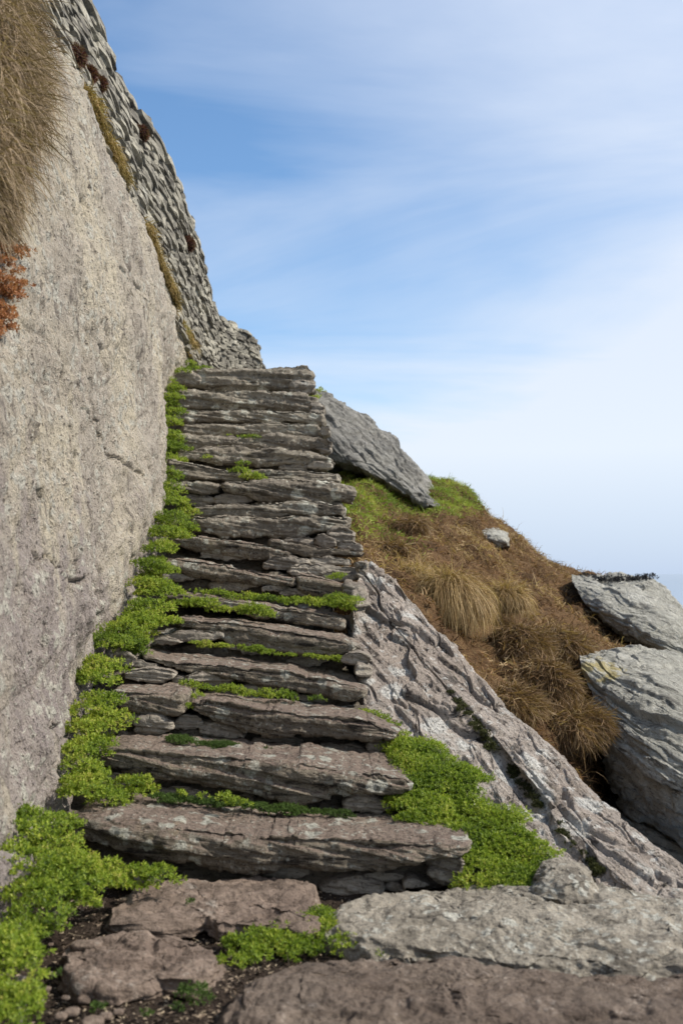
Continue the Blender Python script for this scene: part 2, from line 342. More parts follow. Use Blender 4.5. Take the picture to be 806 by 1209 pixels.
M['maroon'] = tint_mat('maroon_cushion_leaves', [(.055, .018, .016), (.10, .035, .028), (.16, .075, .04), (.10, .10, .03)], trans=.15, rough=.8)
M['maroonbase'] = soil_mat('cushion_inside', (.03, .014, .012), (.05, .02, .016), (.06, .03, .02))
M['ochre'] = tint_mat('ochre_moss', [(.10, .075, .03), (.20, .15, .05), (.30, .20, .08), (.22, .22, .06)], trans=.2, rough=.8)
M['black'] = tint_mat('black_lichen_tuft', [(.02, .02, .022), (.04, .04, .042), (.06, .06, .05)], trans=0, rough=.9)
k = NT('sea_water'); g = k.n('ShaderNodeNewGeometry'); n1 = k.noise(g.outputs['Position'], .05, 5, .6)
k.b.inputs['Base Color'].default_value = (.035, .10, .19, 1); k.b.inputs['Roughness'].default_value = .12
bp = k.n('ShaderNodeBump'); bp.inputs['Strength'].default_value = .12; bp.inputs['Distance'].default_value = 1.0; k.l(n1, bp.inputs['Height']); k.l(bp.outputs[0], k.b.inputs['Normal']); M['sea'] = k.m
print('mats', time.time() - T0)

# ------------------------------------------------------------------ sea
a = np.linspace(0, 2 * np.pi, 65)[:-1]; rr = np.array([0.0, 60, 250, 1000, 4000, 12000, 40000])
V = np.stack([np.outer(rr, np.cos(a)), np.outer(rr, np.sin(a)), np.full((7, 64), -55.0)], -1).reshape(-1, 3)
tagit(mesh('sea', V, gquads(7, 64, True), M['sea']), kind='structure')

# ------------------------------------------------------------------ stair profile (nosing height by distance)
NOS_Y = [3.2, 3.60, 3.98, 4.34, 4.70, 5.05, 5.42, 5.78, 6.13, 6.49, 6.84, 7.19, 7.55, 7.90, 8.26, 8.60, 8.95]
NOS_PY = [985, 900, 838, 790, 742, 712, 668, 640, 602, 571, 553, 530, 515, 500, 485, 463, 435]
NOS_Z = [P(300, y, Y)[2] for y, Y in zip(NOS_PY, NOS_Y)]
GZ = -1.0
def ramp_z(Y):
    return np.interp(Y, [-50, 3.05] + [y + .05 for y in NOS_Y] + [20], [GZ, GZ] + NOS_Z + [NOS_Z[-1] + .1])
def ray_ramp(px, py, off=0.0):
    Ys = np.linspace(1.6, 11, 900); z = np.array([P(px, py, 1.0)[2]]) * Ys
    d = z - (ramp_z(Ys) + off); i = np.where(d[:-1] * d[1:] <= 0)[0]
    Y = Ys[i[0]] if len(i) else 9.2
    return float(Y)

def slab(name, top, bot, Y, skew=.10, depth=.5, mat='slab', parent=None, res=1.0, seed=0, rise=.0, amp=1., bulge=.03):
    top = np.array(top, float); bot = np.array(bot, float); x0 = top[0, 0]; x1 = top[-1, 0]
    L = (x1 - x0) / F * Y; nu = max(14, int((x1 - x0) * .95 * res)); ht = np.mean(np.interp(np.linspace(x0, x1, 9), bot[:, 0], bot[:, 1]) - np.interp(np.linspace(x0, x1, 9), top[:, 0], top[:, 1]))
    nf = max(7, int(ht * 1.15 * res)); ntp = max(8, int(26 * res * min(1, 4.5 / Y))); nb = 7; nk = 3
    u = np.linspace(0, 1, nu); xs = x0 + (x1 - x0) * u
    yt = np.interp(xs, top[:, 0], top[:, 1]); xb = np.clip(xs, bot[0, 0], bot[-1, 0]); yb = np.interp(xb, bot[:, 0], bot[:, 1]); ks = 3.2 / Y; xm = xs / F * Y; e3 = lambda f_, s2: pn(np.stack([xm * f_, xm * 0 + seed * 1.9, xm * 0 + s2], 1), 5)
    yt = yt + ks * (2.5 * e3(7, 1) + 3.0 * np.round(1.6 * e3(10, 2)) * .5 + 1.5 * e3(30, 3)); yb = yb + ks * (4 * e3(8, 4) + 3.5 * np.round(1.8 * e3(12, 5)) * .6 + 2 * e3(30, 6)); yb = np.maximum(yb, yt + 2)
    Yu = Y + skew * (.5 - u) * 2
    q = np.stack([xs / F * Y, np.full(nu, seed * 3.7), np.zeros(nu)], 1); Yu = Yu + .030 * fbm(q * 2.6, 3, seed, .45) * min(1, L)
    loop = []
    for v in np.linspace(1, 0.03, ntp) ** 1.3: loop.append((v, 0, 1))       # top, back to front: (depth fraction, height fraction down, side)
    for v in np.linspace(0, 1, nf): loop.append((0, v, 0))
    for v in np.linspace(.05, 1, nb): loop.append((v, 1, 2))
    for v in np.linspace(1, 0, nk + 2)[1:-1]: loop.append((1, v, 3))
    loop = np.array(loop); nv = len(loop)
    G = np.zeros((nu, nv, 3))
    zt = np.array([P(x, y, Y_)[2] for x, y, Y_ in zip(xs, yt, Yu)]); zb = np.array([P(x, y, Y_)[2] for x, y, Y_ in zip(xs, yb, Yu)])
    hgt = zt - zb; r_ = np.minimum(.014, hgt * .2)
    fr = loop[:, 1][None, :]
    bulge = bulge * .55
    prof = 1 - (2 * np.clip(fr, 0, 1) - 1) ** 2
    isf = (loop[:, 2] == 0)[None, :]
    Yv = Yu[:, None] + loop[:, 0][None, :] * depth - isf * bulge * prof * (hgt / .15)[:, None] + isf * np.abs(2 * fr - 1) ** 6 * r_[:, None]
    Zv = zt[:, None] + (zb - zt)[:, None] * fr + (loop[:, 2] == 1)[None, :] * (loop[:, 0][None, :] * rise)
    Xv = ((xs - CX) / F * Yu)[:, None] * np.ones(nv)[None, :]
    G[..., 0] = Xv; G[..., 1] = Yv; G[..., 2] = Zv
    ue = min(.07, .028 / max(L, .05) + .006); e0 = np.minimum(u, 1 - u) / ue; s_ = np.where(e0 < 1, np.sqrt(np.clip(1 - (1 - e0) ** 2, 0, 1)), 1.0)
    s_ = np.clip(s_, .0, 1)
    cyc = (Yu + .3 * depth)[:, None]; czc = ((zt + zb) / 2)[:, None]
    G[..., 1] = cyc + (G[..., 1] - cyc) * s_[:, None]; G[..., 2] = czc + (G[..., 2] - czc) * s_[:, None]
    n = gnormals(G, True).reshape(-1, 3); p = G.reshape(-1, 3)
    c = p.mean(0); 
    if np.mean(np.sum(n * (p - c), 1)) < 0: n = -n
    sc_ = min(1.0, np.mean(hgt) / .13) * amp
    so_ = np.array([seed * 1.37, seed * 2.1, seed * .77])
    pp = p + so_
    pp = pp * np.array([.58, 1, 1]); pp[:, 2] += .12 * pp[:, 0]
    d = .022 * pn(pp * 3.2, 1) + .015 * pn(pp * 9, 2) + .009 * pn(pp * 24, 3) + .006 * pn(pp * 60, 4)
    bedn = (.10 + .1 * math.sin(seed), -.12, 1)
    st1 = strata(pp, bedn, .030, seed, .9, 3.5, 4); st2 = strata(pp, bedn, .011, seed + 40, 1.2, 5, 8)
    nz = np.abs(n[:, 2]); fw = 1 - .75 * nz
    d = d + (.021 * st1 + .0085 * st2) * fw
    f1, f2, idv = worley(pp * np.array([14, 12, 26]) + .4 * pn(pp * 12, 8)[:, None], seed); d = d + .013 * (idv - .5) * sstep(.0, .12, f2 - f1)
    p = p + n * (d * sc_)[:, None]
    return mesh(name, p, gquads(nu, nv, True), M[mat], parent)

stairs = empty('stone_staircase', (-.4, 3.0, GZ), 'rough dry-laid stone staircase climbing beside the tall rock face', 'staircase')
S = [
 # top crease line, bottom line, distance, opts
 ([(84,966),(100,964),(149,970),(203,979),(298,989),(380,993),(450,996),(520,999),(556,1003)], [(86,985),(120,998),(149,1006),(209,1021),(283,1029),(365,1030),(423,1034),(506,1020),(540,1011),(556,1007)], 3.20, dict(skew=.05, depth=.42, seed=1)),
 ([(106,886),(149,887),(209,892),(298,897),(380,907),(440,916),(488,922)], [(108,902),(149,917),(194,923),(268,934),(348,950),(397,943),(460,939),(488,935)], 3.60, dict(skew=.05, depth=.42, seed=2)),
 ([(130,816),(174,819),(221,820)], [(134,832),(162,844),(205,846),(219,838)], 4.02, dict(skew=.02, depth=.38, seed=3)),
 ([(223,828),(256,829),(298,836),(335,843),(384,847),(430,853),(474,864)], [(226,842),(249,856),(298,869),(345,873),(433,874),(474,870)], 3.95, dict(skew=.06, depth=.42, seed=4)),
 ([(163,768),(187,777),(224,783),(298,789),(335,795),(389,805),(435,816)], [(166,779),(199,789),(239,796),(280,806),(348,817),(417,831),(434,826)], 4.34, dict(skew=.08, depth=.42, seed=5)),
 ([(206,729),(260,735),(315,742),(380,752),(424,762)], [(210,738),(261,758),(319,771),(390,778),(423,768)], 4.70, dict(skew=.08, depth=.4, seed=6)),
 ([(186,698),(250,706),(300,714),(360,722),(410,730)], [(190,706),(260,720),(330,735),(406,744)], 5.05, dict(skew=.06, depth=.38, seed=7)),
 ([(184,661),(228,661),(277,671),(320,679),(352,682)], [(188,674),(245,685),(309,692),(351,692)], 5.42, dict(skew=.05, depth=.4, seed=8)),
 ([(349,679),(380,683),(418,696)], [(353,694),(373,704),(417,702)], 5.36, dict(skew=.02, depth=.36, seed=9)),
 ([(196,631),(245,635),(300,642),(347,652)], [(198,642),(241,652),(303,661),(346,657)], 5.78, dict(skew=.04, depth=.4, seed=10)),
 ([(314,636),(373,645),(431,650)], [(320,646),(361,659),(428,655)], 5.74, dict(skew=.02, depth=.4, seed=11)),
 ([(222,599),(306,594),(370,593),(409,596)], [(224,610),(306,611),(408,610)], 6.20, dict(skew=.02, depth=.4, seed=12)),
 ([(221,610),(306,611),(370,609),(415,610)], [(224,627),(273,634),(344,635),(413,621)], 6.12, dict(skew=.02, depth=.4, seed=13)),
 ([(196,568),(230,569),(260,572)], [(198,579),(230,583),(258,582)], 6.50, dict(skew=.0, depth=.4, seed=14)),
 ([(260,569),(310,568),(358,569),(400,572),(421,577)], [(263,580),(306,591),(373,594),(418,590)], 6.46, dict(skew=.0, depth=.4, seed=15)),
 ([(194,541),(232,548),(290,560)], [(197,557),(224,567),(288,571)], 6.86, dict(skew=.0, depth=.4, seed=16)),
 ([(284,553),(358,554),(402,560)], [(286,566),(358,570),(400,570)], 6.83, dict(skew=.0, depth=.4, seed=17)),
 ([(206,530),(262,527),(336,529),(393,540)], [(208,541),(254,549),(306,550),(366,548),(392,546)], 7.19, dict(skew=.0, depth=.4, seed=18)),
 ([(205,515),(299,514),(378,514),(387,522)], [(207,529),(299,530),(386,534)], 7.55, dict(skew=.0, depth=.4, seed=19)),
 ([(211,501),(299,499),(373,501),(383,508)], [(213,513),(299,514),(382,515)], 7.90, dict(skew=.0, depth=.4, seed=20)),
 ([(205,483),(299,484),(384,486)], [(208,498),(299,499),(384,501)], 8.26, dict(skew=.0, depth=.4, seed=21)),
 ([(205,461),(299,461),(358,463),(378,473)], [(207,481),(280,485),(378,486)], 8.60, dict(skew=.0, depth=.4, seed=22)),
 ([(214,434),(299,436),(362,433),(371,444)], [(208,452),(254,461),(306,463),(369,461)], 8.95, dict(skew=.0, depth=.7, seed=23)),
]
for t_, b_, Y_, o_ in S:
    slab('step_slab', t_, b_, Y_, parent=stairs, mat='slab' if Y_ < 6.0 else 'slab_far', res=.95 if Y_ < 4.5 else .9, **o_)
# small stones wedged under and between the slabs: x0, x1, y-top, y-bottom, distance
PK = [(296,368,1022,1037,3.27),(377,453,1039,1061,3.22),(428,478,1031,1041,3.24),(452,478,1042,1056,3.24),(503,546,1010,1050,3.20),(474,507,1040,1053,3.22),(146,190,1032,1051,3.22),(192,240,1032,1042,3.3),(240,298,1034,1048,3.32),
 (122,160,913,931,3.66),(178,252,931,950,3.66),(405,462,940,963,3.58),(250,305,938,956,3.68),(310,350,950,962,3.7),(352,404,944,958,3.7),(460,486,936,950,3.6),
 (431,487,874,893,3.93),(365,450,882,903,3.98),(160,206,845,867,4.0),(206,252,847,863,4.05),(234,292,853,873,4.02),(146,170,844,856,4.04),(298,362,871,886,4.03),(450,482,893,903,3.95),
 (146,209,789,807,4.3),(152,188,781,791,4.38),(220,278,796,814,4.36),(204,223,799,809,4.36),(128,162,774,792,4.36),(280,340,808,820,4.38),(342,400,818,830,4.38),
 (196,268,744,759,4.72),(182,216,752,762,4.66),(268,330,757,772,4.74),(396,426,760,776,4.68),(400,440,772,786,4.55),(335,392,776,786,4.74),(418,440,786,800,4.5),
 (308,347,689,699,5.4),(328,374,694,704,5.4),(234,298,650,664,5.80),(308,366,658,673,5.7),(359,414,657,668,5.72),(338,424,667,681,5.6),(378,427,676,686,5.56),(404,430,690,706,5.2),(414,432,700,722,5.1),(190,240,677,686,5.46),(246,308,686,696,5.46),
 (386,419,622,641,6.0),(370,397,632,646,5.98),(398,428,640,652,5.9),(330,372,634,643,6.1),(420,434,664,684,5.45),
 (212,256,583,596,6.52),(252,300,583,595,6.5),(298,346,590,600,6.5),(194,226,580,590,6.55),(345,405,592,599,6.5),
 (361,393,546,555,7.15),(328,363,549,556,7.2),(196,232,560,569,6.9),(352,402,636,645,6.1),
 (340,371,450,463,8.8),(203,236,440,453,8.9),(365,384,474,486,8.5),(376,390,502,514,7.8),(372,392,520,534,7.5),(215,250,626,634,6.2)]
for i, (a0, a1, b0, b1, Y_) in enumerate(PK):
    R_ = np.random.RandomState(100 + i); w_ = a1 - a0; h_ = b1 - b0; j = lambda s: (R_.rand() - .5) * s
    tp = [(a0, b0 + h_ * .35 + j(h_ * .3)), (a0 + w_ * .2, b0 + j(h_ * .25)), (a0 + w_ * .6, b0 + j(h_ * .3)), (a1, b0 + h_ * .3 + j(h_ * .3))]
    bt = [(a0, b1 - h_ * .25), (a0 + w_ * .3, b1 + j(h_ * .2)), (a0 + w_ * .75, b1 + j(h_ * .2)), (a1, b1 - h_ * .25 + j(h_ * .2))]
    slab('packing_stone', tp, bt, Y_, skew=j(.06), depth=.14 + .1 * R_.rand(), mat='pebble', parent=stairs, res=.95, seed=30 + i, amp=1.5, bulge=.008)
print('slabs', time.time() - T0)
# earth and rubble behind the risers, stepped, reaching from the rock face to the slabs' right ends
rows = []
rows.append([(-1.3, 2.9, GZ - .05), (.45, 2.9, GZ - .05)])
NX_R = [P(x, 700, Y)[0] for x, Y in zip([600,545,480,440,425,402,405,405,400,405,390,380,376,373,372,365,358], NOS_Y)]
prev = GZ
for i, (Yn, zn) in enumerate(zip(NOS_Y, NOS_Z)):
    xl = -1.25 if Yn < 6.3 else -1.25 - (Yn - 6.3) * .22; xr = NX_R[i] - .06
    rows.append([(xl, Yn + .065, prev - .02), (xr, Yn + .065, prev - .02)]); rows.append([(xl, Yn + .10, zn - .075), (xr, Yn + .10, zn - .075)]); prev = zn
rows.append([(-1.9, 12.0, prev - .05), (-.3, 12.0, prev - .05)])
g0 = np.array(rows); t = np.linspace(0, len(g0) - 1, 420); i = np.clip(t.astype(int), 0, len(g0) - 2); f = (t - i)[:, None, None]; g1 = g0[i] * (1 - f) + g0[i + 1] * f
s_ = np.linspace(0, 1, 110)[None, :, None]; G = g1[:, :1] * (1 - s_) + g1[:, 1:] * s_
drop = G[:, -1:, :] + np.array([0.02, 0, -1.2]); G = np.concatenate([G, drop], 1)
p = G.reshape(-1, 3); f1, f2, idv = worley(p * np.array([9, 14, 24]), 77); p = p + (.018 * fbm(p * 9, 4, 3) + .05 * (idv - .6) * sstep(0, .15, f2 - f1) - .02 * (1 - sstep(0, .1, f2 - f1)))[:, None] * np.array([0, -.8, .4])
mesh('rubble_fill', p, gquads(*G.shape[:2]), M['rubble'], stairs)

# ------------------------------------------------------------------ left rock face
YC = np.array([-.5, 2, 3, 3.5, 4.1, 4.6, 5.2, 6.1, 7, 8, 9, 10.4])
TT = np.array([0, .2, .43, .66, .86, 1.0])
XT = np.array([
 [-1.15,-1.05,-.95,-.93,-1.05,-1.10,-1.10,-1.10,-1.30,-1.50,-1.62,-1.75],
 [-1.15,-1.05,-.96,-.94,-1.05,-1.10,-1.10,-1.10,-1.29,-1.50,-1.62,-1.75],
 [-1.13,-1.04,-1.00,-.99,-1.06,-1.10,-1.10,-1.11,-1.28,-1.53,-1.70,-1.82],
 [-1.15,-1.10,-1.08,-1.07,-1.10,-1.13,-1.13,-1.13,-1.27,-1.50,-1.68,-1.80],
 [-1.28,-1.25,-1.24,-1.24,-1.25,-1.25,-1.24,-1.24,-1.32,-1.46,-1.58,-1.68],
 [-1.45,-1.44,-1.43,-1.42,-1.42,-1.42,-1.43,-1.44,-1.45,-1.47,-1.47,-1.50]])
ZTOP = np.interp(YC, [0, 6.8, 7.6, 8.6, 9.6, 10.4], [2.6, 2.6, 2.47, 2.28, 2.08, 2.0])
CG = np.zeros((len(YC), len(TT) + 3, 3))
for a_ in range(len(YC)):
    for b_ in range(len(TT)):
        CG[a_, b_] = (XT[b_, a_], YC[a_], -1.4 + (ZTOP[a_] + 1.4) * TT[b_])
    CG[a_, 6] = CG[a_, 5] + (-.22, 0, .10); CG[a_, 7] = CG[a_, 5] + (-.8, 0, .12); CG[a_, 8] = CG[a_, 5] + (-2.2, 0, .1)
# resample: rows in Y with index spacing by control; columns in z
yi = np.concatenate([np.linspace(0, 1, 12)[:-1], np.linspace(1, 11, 430)])
def crom_at(pts, t):
    n = len(pts); i = np.clip(np.floor(t).astype(int), 0, n - 2); sh = (len(t),) + (1,) * (pts.ndim - 1); f = (t - i).reshape(sh)
    g = lambda j: pts[np.clip(j, 0, n - 1)]
    p0, p1, p2, p3 = g(i - 1), g(i), g(i + 1), g(i + 2); a0 = np.where((i == 0).reshape(sh), 2 * p1 - p2, p0); a3 = np.where((i == n - 2).reshape(sh), 2 * p2 - p1, p3)
    return .5 * (2 * p1 + (p2 - a0) * f + (2 * a0 - 5 * p1 + 4 * p2 - a3) * f ** 2 + (3 * p1 - a0 - 3 * p2 + a3) * f ** 3)
G = crom_at(CG, yi); zi = np.concatenate([np.linspace(0, 5.6, 560), np.linspace(5.6, 8, 30)[1:]])
G = crom_at(G.transpose(1, 0, 2), zi).transpose(1, 0, 2)
n = gnormals(G).reshape(-1, 3); p = G.reshape(-1, 3)
if n[:, 0].mean() < 0: n = -n
d = .045 * pn(p * 1.3, 1) + .028 * pn(p * 3.1, 2) + .014 * fbm(p * np.array([8, 6, 6]), 4, 3) + .004 * pn(p * 50, 8)
st = strata(p, (.75, -.25, .35), .10, 11, 1.0, 1.6, 1.4); d += .014 * st
st = strata(p, (.8, .2, -.4), .035, 17, 1.2, 3, 3); d += .005 * st
q = p * np.array([8, 11, 5.0]); q[:, 2] += q[:, 1] * .6; f1, f2, idv = worley(q + .5 * np.stack([pn(p * 6, 21), pn(p * 6, 22), pn(p * 6, 23)], 1), 5)
d += .010 * (idv - .5) * sstep(0, .15, f2 - f1) - .018 * sstep(.55, .9, pn(p * 2.2, 31) + .25) * (1 - sstep(.0, .10, f2 - f1))
d += .010 * np.abs(pn(p * np.array([6, 16, 5]), 71)) + .007 * pn(p * np.array([10, 22, 8]), 72)
pm = .25 + .75 * sstep(-.25, .25, pn(p * 1.1, 75) + .4 * pn(p * 3, 76))
q5 = p * np.array([1, 1.5, .9]) + .25 * np.stack([pn(p * 1.5, 81), pn(p * 1.5, 82), pn(p * 1.5, 83)], 1); f1, f2, idv = worley(q5 * 1.3, 79); ix_ = (idv * 1000).astype(int)
d += .05 * (idv - .5) * sstep(0, .14, f2 - f1) - .012 * (1 - sstep(0, .03, f2 - f1))
pit = pm * sstep(.34, .50, pn(p * np.array([14, 26, 9]) + 3, 41)); d -= .026 * pit
w1_, w2_, wi = worley(p * np.array([12, 26, 8]) + .5 * pn(p * 20, 42)[:, None], 43); d -= .018 * sstep(.86, .9, wi) * sstep(.5, .25, w1_) * 1.5 * pm
w1_, w2_, wi = worley(p * np.array([30, 56, 20]), 44); d -= .009 * sstep(.80, .85, wi) * sstep(.45, .2, w1_); d += .006 * fbm(p * 34, 2, 45)
# long cracks
def crack(p, pts, wd, dep):
    d_ = np.full(len(p), 9.0)
    for (ya, za), (yb, zb) in zip(pts[:-1], pts[1:]):
        vx, vz = yb - ya, zb - za; L2 = vx * vx + vz * vz; t_ = np.clip(((p[:, 1] - ya) * vx + (p[:, 2] - za) * vz) / L2, 0, 1)
        d_ = np.minimum(d_, np.hypot((p[:, 1] - ya - t_ * vx) * .6, p[:, 2] - za - t_ * vz) )
    return -dep * .85 * sstep(-.45, -.1, pn(p * 4, 56)) * np.exp(-(d_ / (wd * .62 * (.35 + .6 * sstep(-.3, .4, pn(p * 9, 55))))) ** 2)
wob = p.copy(); wob[:, 1] += .05 * fbm(p * 7, 3, 51); wob[:, 2] += .04 * fbm(p * 7, 3, 52)
def fc(px, py, X=-1.08):
    Y = X / ((px - CX) / F); return (Y, P(px, py, Y)[2])
for pts, wd, dep in [([(122,672),(123,705),(125,738)], .026, .09), ([(98,572),(104,600),(92,620),(94,650)], .020, .06), ([(12,578),(24,600),(36,622)], .024, .08), ([(4,655),(22,666),(60,680),(80,690)], .016, .06),
                     ([(88,482),(100,492),(112,502),(150,540),(168,560)], .015, .05), ([(55,540),(60,560)], .01, .025), ([(20,900),(16,940),(14,980)], .03, .09), ([(60,905),(62,935)], .018, .05), ([(8,858),(40,872),(75,868)], .014, .05), ([(170,330),(182,360),(186,400)], .02, .06), ([(150,300),(165,350)], .015, .04), ([(75,180),(90,200),(112,225),(125,250)], .010, .03)]:
    d += crack(wob, [fc(*q_) for q_ in pts], wd, dep)
p = p + n * d[:, None]
ROCKG = p.reshape(G.shape)
tagit(mesh('rock_face', p, gquads(*G.shape[:2]), M['face']), kind='structure')
print('face', time.time() - T0)

# ------------------------------------------------------------------ dry stone wall on top of the rock face
WB = [(-1.40,2.8,2.50),(-1.42,4.0,2.54),(-1.43,5.0,2.55),(-1.44,6.0,2.56),(-1.46,6.8,2.55),(-1.47,7.6,2.40),(-1.46,8.6,2.20),(-1.42,9.6,2.00),(-1.30,10.3,1.92),(-1.08,10.9,1.92),(-.93,11.2,1.9),(-.86,11.5,1.9),(-.84,12.3,1.9)]
tp = [None, None, None, (60,-80,6.0),(105,0,6.7),(150,100,7.6),(200,190,8.7),(235,290,9.7),(255,365,10.4),(285,388,10.9),(302,403,11.15),(308,425,11.45)]
WT = [(-1.86,2.8,3.9),(-1.84,4.0,3.9),(-1.80,5.0,3.9)] + [tuple(P(*q_)) for q_ in tp[3:]] + [(-.87,12.3,2.25)]
WB = np.array(WB); WT = np.array(WT)
def wpt(s, t):
    i = np.clip(np.floor(s).astype(int), 0, len(WB) - 2); f = (s - i)[:, None]
    b = crom_at(WB, s); tt = crom_at(WT, s); return b + (tt - b) * np.asarray(t)[:, None]
def wall_hit(px, py):
    s = np.repeat(np.linspace(1, 11.5, 420), 60); t = np.tile(np.linspace(0, 1, 60), 420); q = wpt(s, t); x, y = proj(q); i = np.argmin((x - px) ** 2 + (y - py) ** 2); return q[i], s[i], t[i]
wallE = empty('dry_stone_wall', (-1.45, 6.8, 2.2), 'tall battered dry stone wall built on top of the rock face', 'stone wall')
sg = np.linspace(0, 12, 200); tg = np.linspace(-.12, .985, 40); q = wpt(np.repeat(sg, 40), np.tile(tg, 200)).reshape(200, 40, 3)
nn = gnormals(q)
fl_ = np.where(sg < 8, nn[:, 20, 0] < 0, nn[:, 20] @ np.array([.45, -.9, 0]) < 0); nn = np.where(fl_[:, None, None], -nn, nn)
q = q - nn * .065
back = q[:, -1:, :] + np.array([-1.3, .0, .05]); q = np.concatenate([q, back], 1)
p = q.reshape(-1, 3); p = p + (.03 * fbm(p * 7, 3, 5))[:, None] * np.array([1, 0, .2])
mesh('wall_core', p, gquads(*q.shape[:2]), M['wallcore'], wallE)
# stone prototypes: chunky flat stones of 50 triangles or fewer
def stone_proto(seed):
    r = np.random.RandomState(seed); nx = 4
    xs = np.linspace(-.5, .5, nx); ring = np.array([(-.5, -.5), (.5, -.5), (.5, .5), (-.5, .5)])
    V = []
    for i, x in enumerate(xs):
        sc_ = .82 if i in (0, nx - 1) else 1.
        for (y, z) in ring: V.append((x + (r.rand() - .5) * .14, y * sc_ * (1 + (r.rand() - .5) * .16), z * sc_ * (1 + (r.rand() - .5) * .45)))
    Fc = []
    for i in range(nx - 1):
        for j in range(4): a_, b_ = i * 4 + j, i * 4 + (j + 1) % 4; Fc += [(a_, b_, b_ + 4), (a_, b_ + 4, a_ + 4)]
    Fc += [(0, 2, 1), (0, 3, 2)]; o = (nx - 1) * 4; Fc += [(o, o + 1, o + 2), (o, o + 2, o + 3)]
    return np.array(V), np.array(Fc)
protos = [stone_proto(s) for s in range(14)]; pmesh = []
for i, (V_, F_) in enumerate(protos):
    me = bpy.data.meshes.new('stone'); me.from_pydata([tuple(v) for v in V_], [], [tuple(f) for f in F_]); me.materials.append(M['wall']); me.update(); pmesh.append(me)
segl = np.array([np.linalg.norm(WB[i + 1] - WB[i]) for i in range(len(WB) - 1)]); cum = np.concatenate([[0], np.cumsum(segl)])
stones = []; rw = np.random.RandomState(5)
Hh = 1.45; h = 0.0
while h < Hh:
    ch = .024 + .034 * rw.rand() ** 1.6; l = cum[1] * .3
    while l < cum[-1]:
        ln = (.14 + .34 * rw.rand() ** 1.4) * (1 if l < 4.5 else max(.42, 1 - .16 * (l - 4.5)))
        s = np.interp(l + ln / 2, cum, np.arange(len(WB))); 
        b0 = crom_at(WB, np.array([s]))[0]; t0 = crom_at(WT, np.array([s]))[0]; hl = np.linalg.norm(t0 - b0)
        # courses stay level while the wall top drops
        t = (h + .5 * ch + .02 * math.sin(l * 1.3)) / hl
        if t < 1.0:
            c_ = b0 + (t0 - b0) * t; up = (t0 - b0) / hl
            s2 = min(s + .05, 11.99); tan = wpt(np.array([s2]), np.array([t]))[0] - wpt(np.array([s - .05]), np.array([t]))[0]; tan /= np.linalg.norm(tan)
            out = np.cross(up, tan); out /= np.linalg.norm(out)
            if (out[0] < 0 if s < 8 else out @ np.array([.45, -.9, 0]) < 0): out = -out
            up2 = np.cross(out, tan); up2 = up2 if up2[2] > 0 else -up2
            dp = .12 + .12 * rw.rand(); hh_ = ch * (.76 + .26 * rw.rand()); a_ = rw.normal() * .05; tn = tan * math.cos(a_) + up2 * math.sin(a_); up3 = up2 * math.cos(a_) - tan * math.sin(a_)
            cc = c_ + out * (-dp / 2 + .018 + rw.normal() * .011)
            Mx = np.eye(4); Mx[:3, 0] = tn * ln * .95; Mx[:3, 1] = out * dp; Mx[:3, 2] = up3 * hh_ * 1.12; Mx[:3, 3] = cc
            px, py = proj(cc[None])[0][0], proj(cc[None])[1][0]
            vis = (-20 < px < 826) and (-20 < py < 460)
            stones.append((Mx, rw.randint(14), ln * ch / (cc[1] ** 2) * (1 if vis else .01) * (1.4 if cc[1] < 9 else 1)))
        l += ln * (1.0 + .04 * rw.rand())
    h += ch
stones.sort(key=lambda q_: -q_[2]); wl = np.array(wallE.location)
for Mx, pi_, _ in stones[:290]:
    o = bpy.data.objects.new('stone', pmesh[pi_]); C.objects.link(o); o.parent = wallE; m2 = Mx.copy(); m2[:3, 3] -= wl
    o.matrix_basis = Matrix(m2.tolist())
Vs, Fs, off = [], [], 0
for Mx, pi_, _ in stones[290:]:
    V_, F_ = protos[pi_]; Vs.append(V_ @ Mx[:3, :3].T + Mx[:3, 3]); Fs.append(F_ + off); off += len(V_)
o = mesh('wall_stones', np.concatenate(Vs), np.concatenate(Fs), M['wall'], wallE, smooth=False); o['kind'] = 'stuff'
print('wall', len(stones), time.time() - T0)

# ------------------------------------------------------------------ patch rocks
def patch(ctrl, nu, nv):
    g = np.array([[P(*c) if len(c) == 3 else np.array(c[1:]) for c in row] for row in ctrl])
    g = crom(g, nu); return crom(g.transpose(1, 0, 2), nv).transpose(1, 0, 2)
def closed_patch(G, vec, k=5):
    """gives a patch real thickness: its rim is carried along vec and gathered behind"""
    nu, nv = G.shape[:2]; rim_idx = [(0, j) for j in range(nv)] + [(i, nv - 1) for i in range(1, nu)] + [(nu - 1, j) for j in range(nv - 2, -1, -1)] + [(i, 0) for i in range(nu - 2, 0, -1)]
    ids = np.array([i * nv + j for i, j in rim_idx]); V = G.reshape(-1, 3); Q = [gquads(nu, nv)]; c = V.mean(0); prev = ids; Vs = [V]; base = len(V)
    for s in range(1, k + 1):
        f = s / k; rp = V[ids]; new = rp + np.array(vec) * f + (c - rp) * (.35 * f * f) + .03 * fbm(rp * 5 + s, 2, 9)[:, None]; Vs.append(new)
        cur = base + np.arange(len(ids)); base += len(ids); Q.append(np.stack([prev, cur, np.roll(cur, -1), np.roll(prev, -1)], 1)); prev = cur
    Vs.append((c + np.array(vec))[None]); ce = base; nx = np.roll(prev, -1); Q.append(np.stack([prev, np.full(len(prev), ce), np.full(len(prev), ce), nx], 1)[:, :4])
    return np.concatenate(Vs), Q
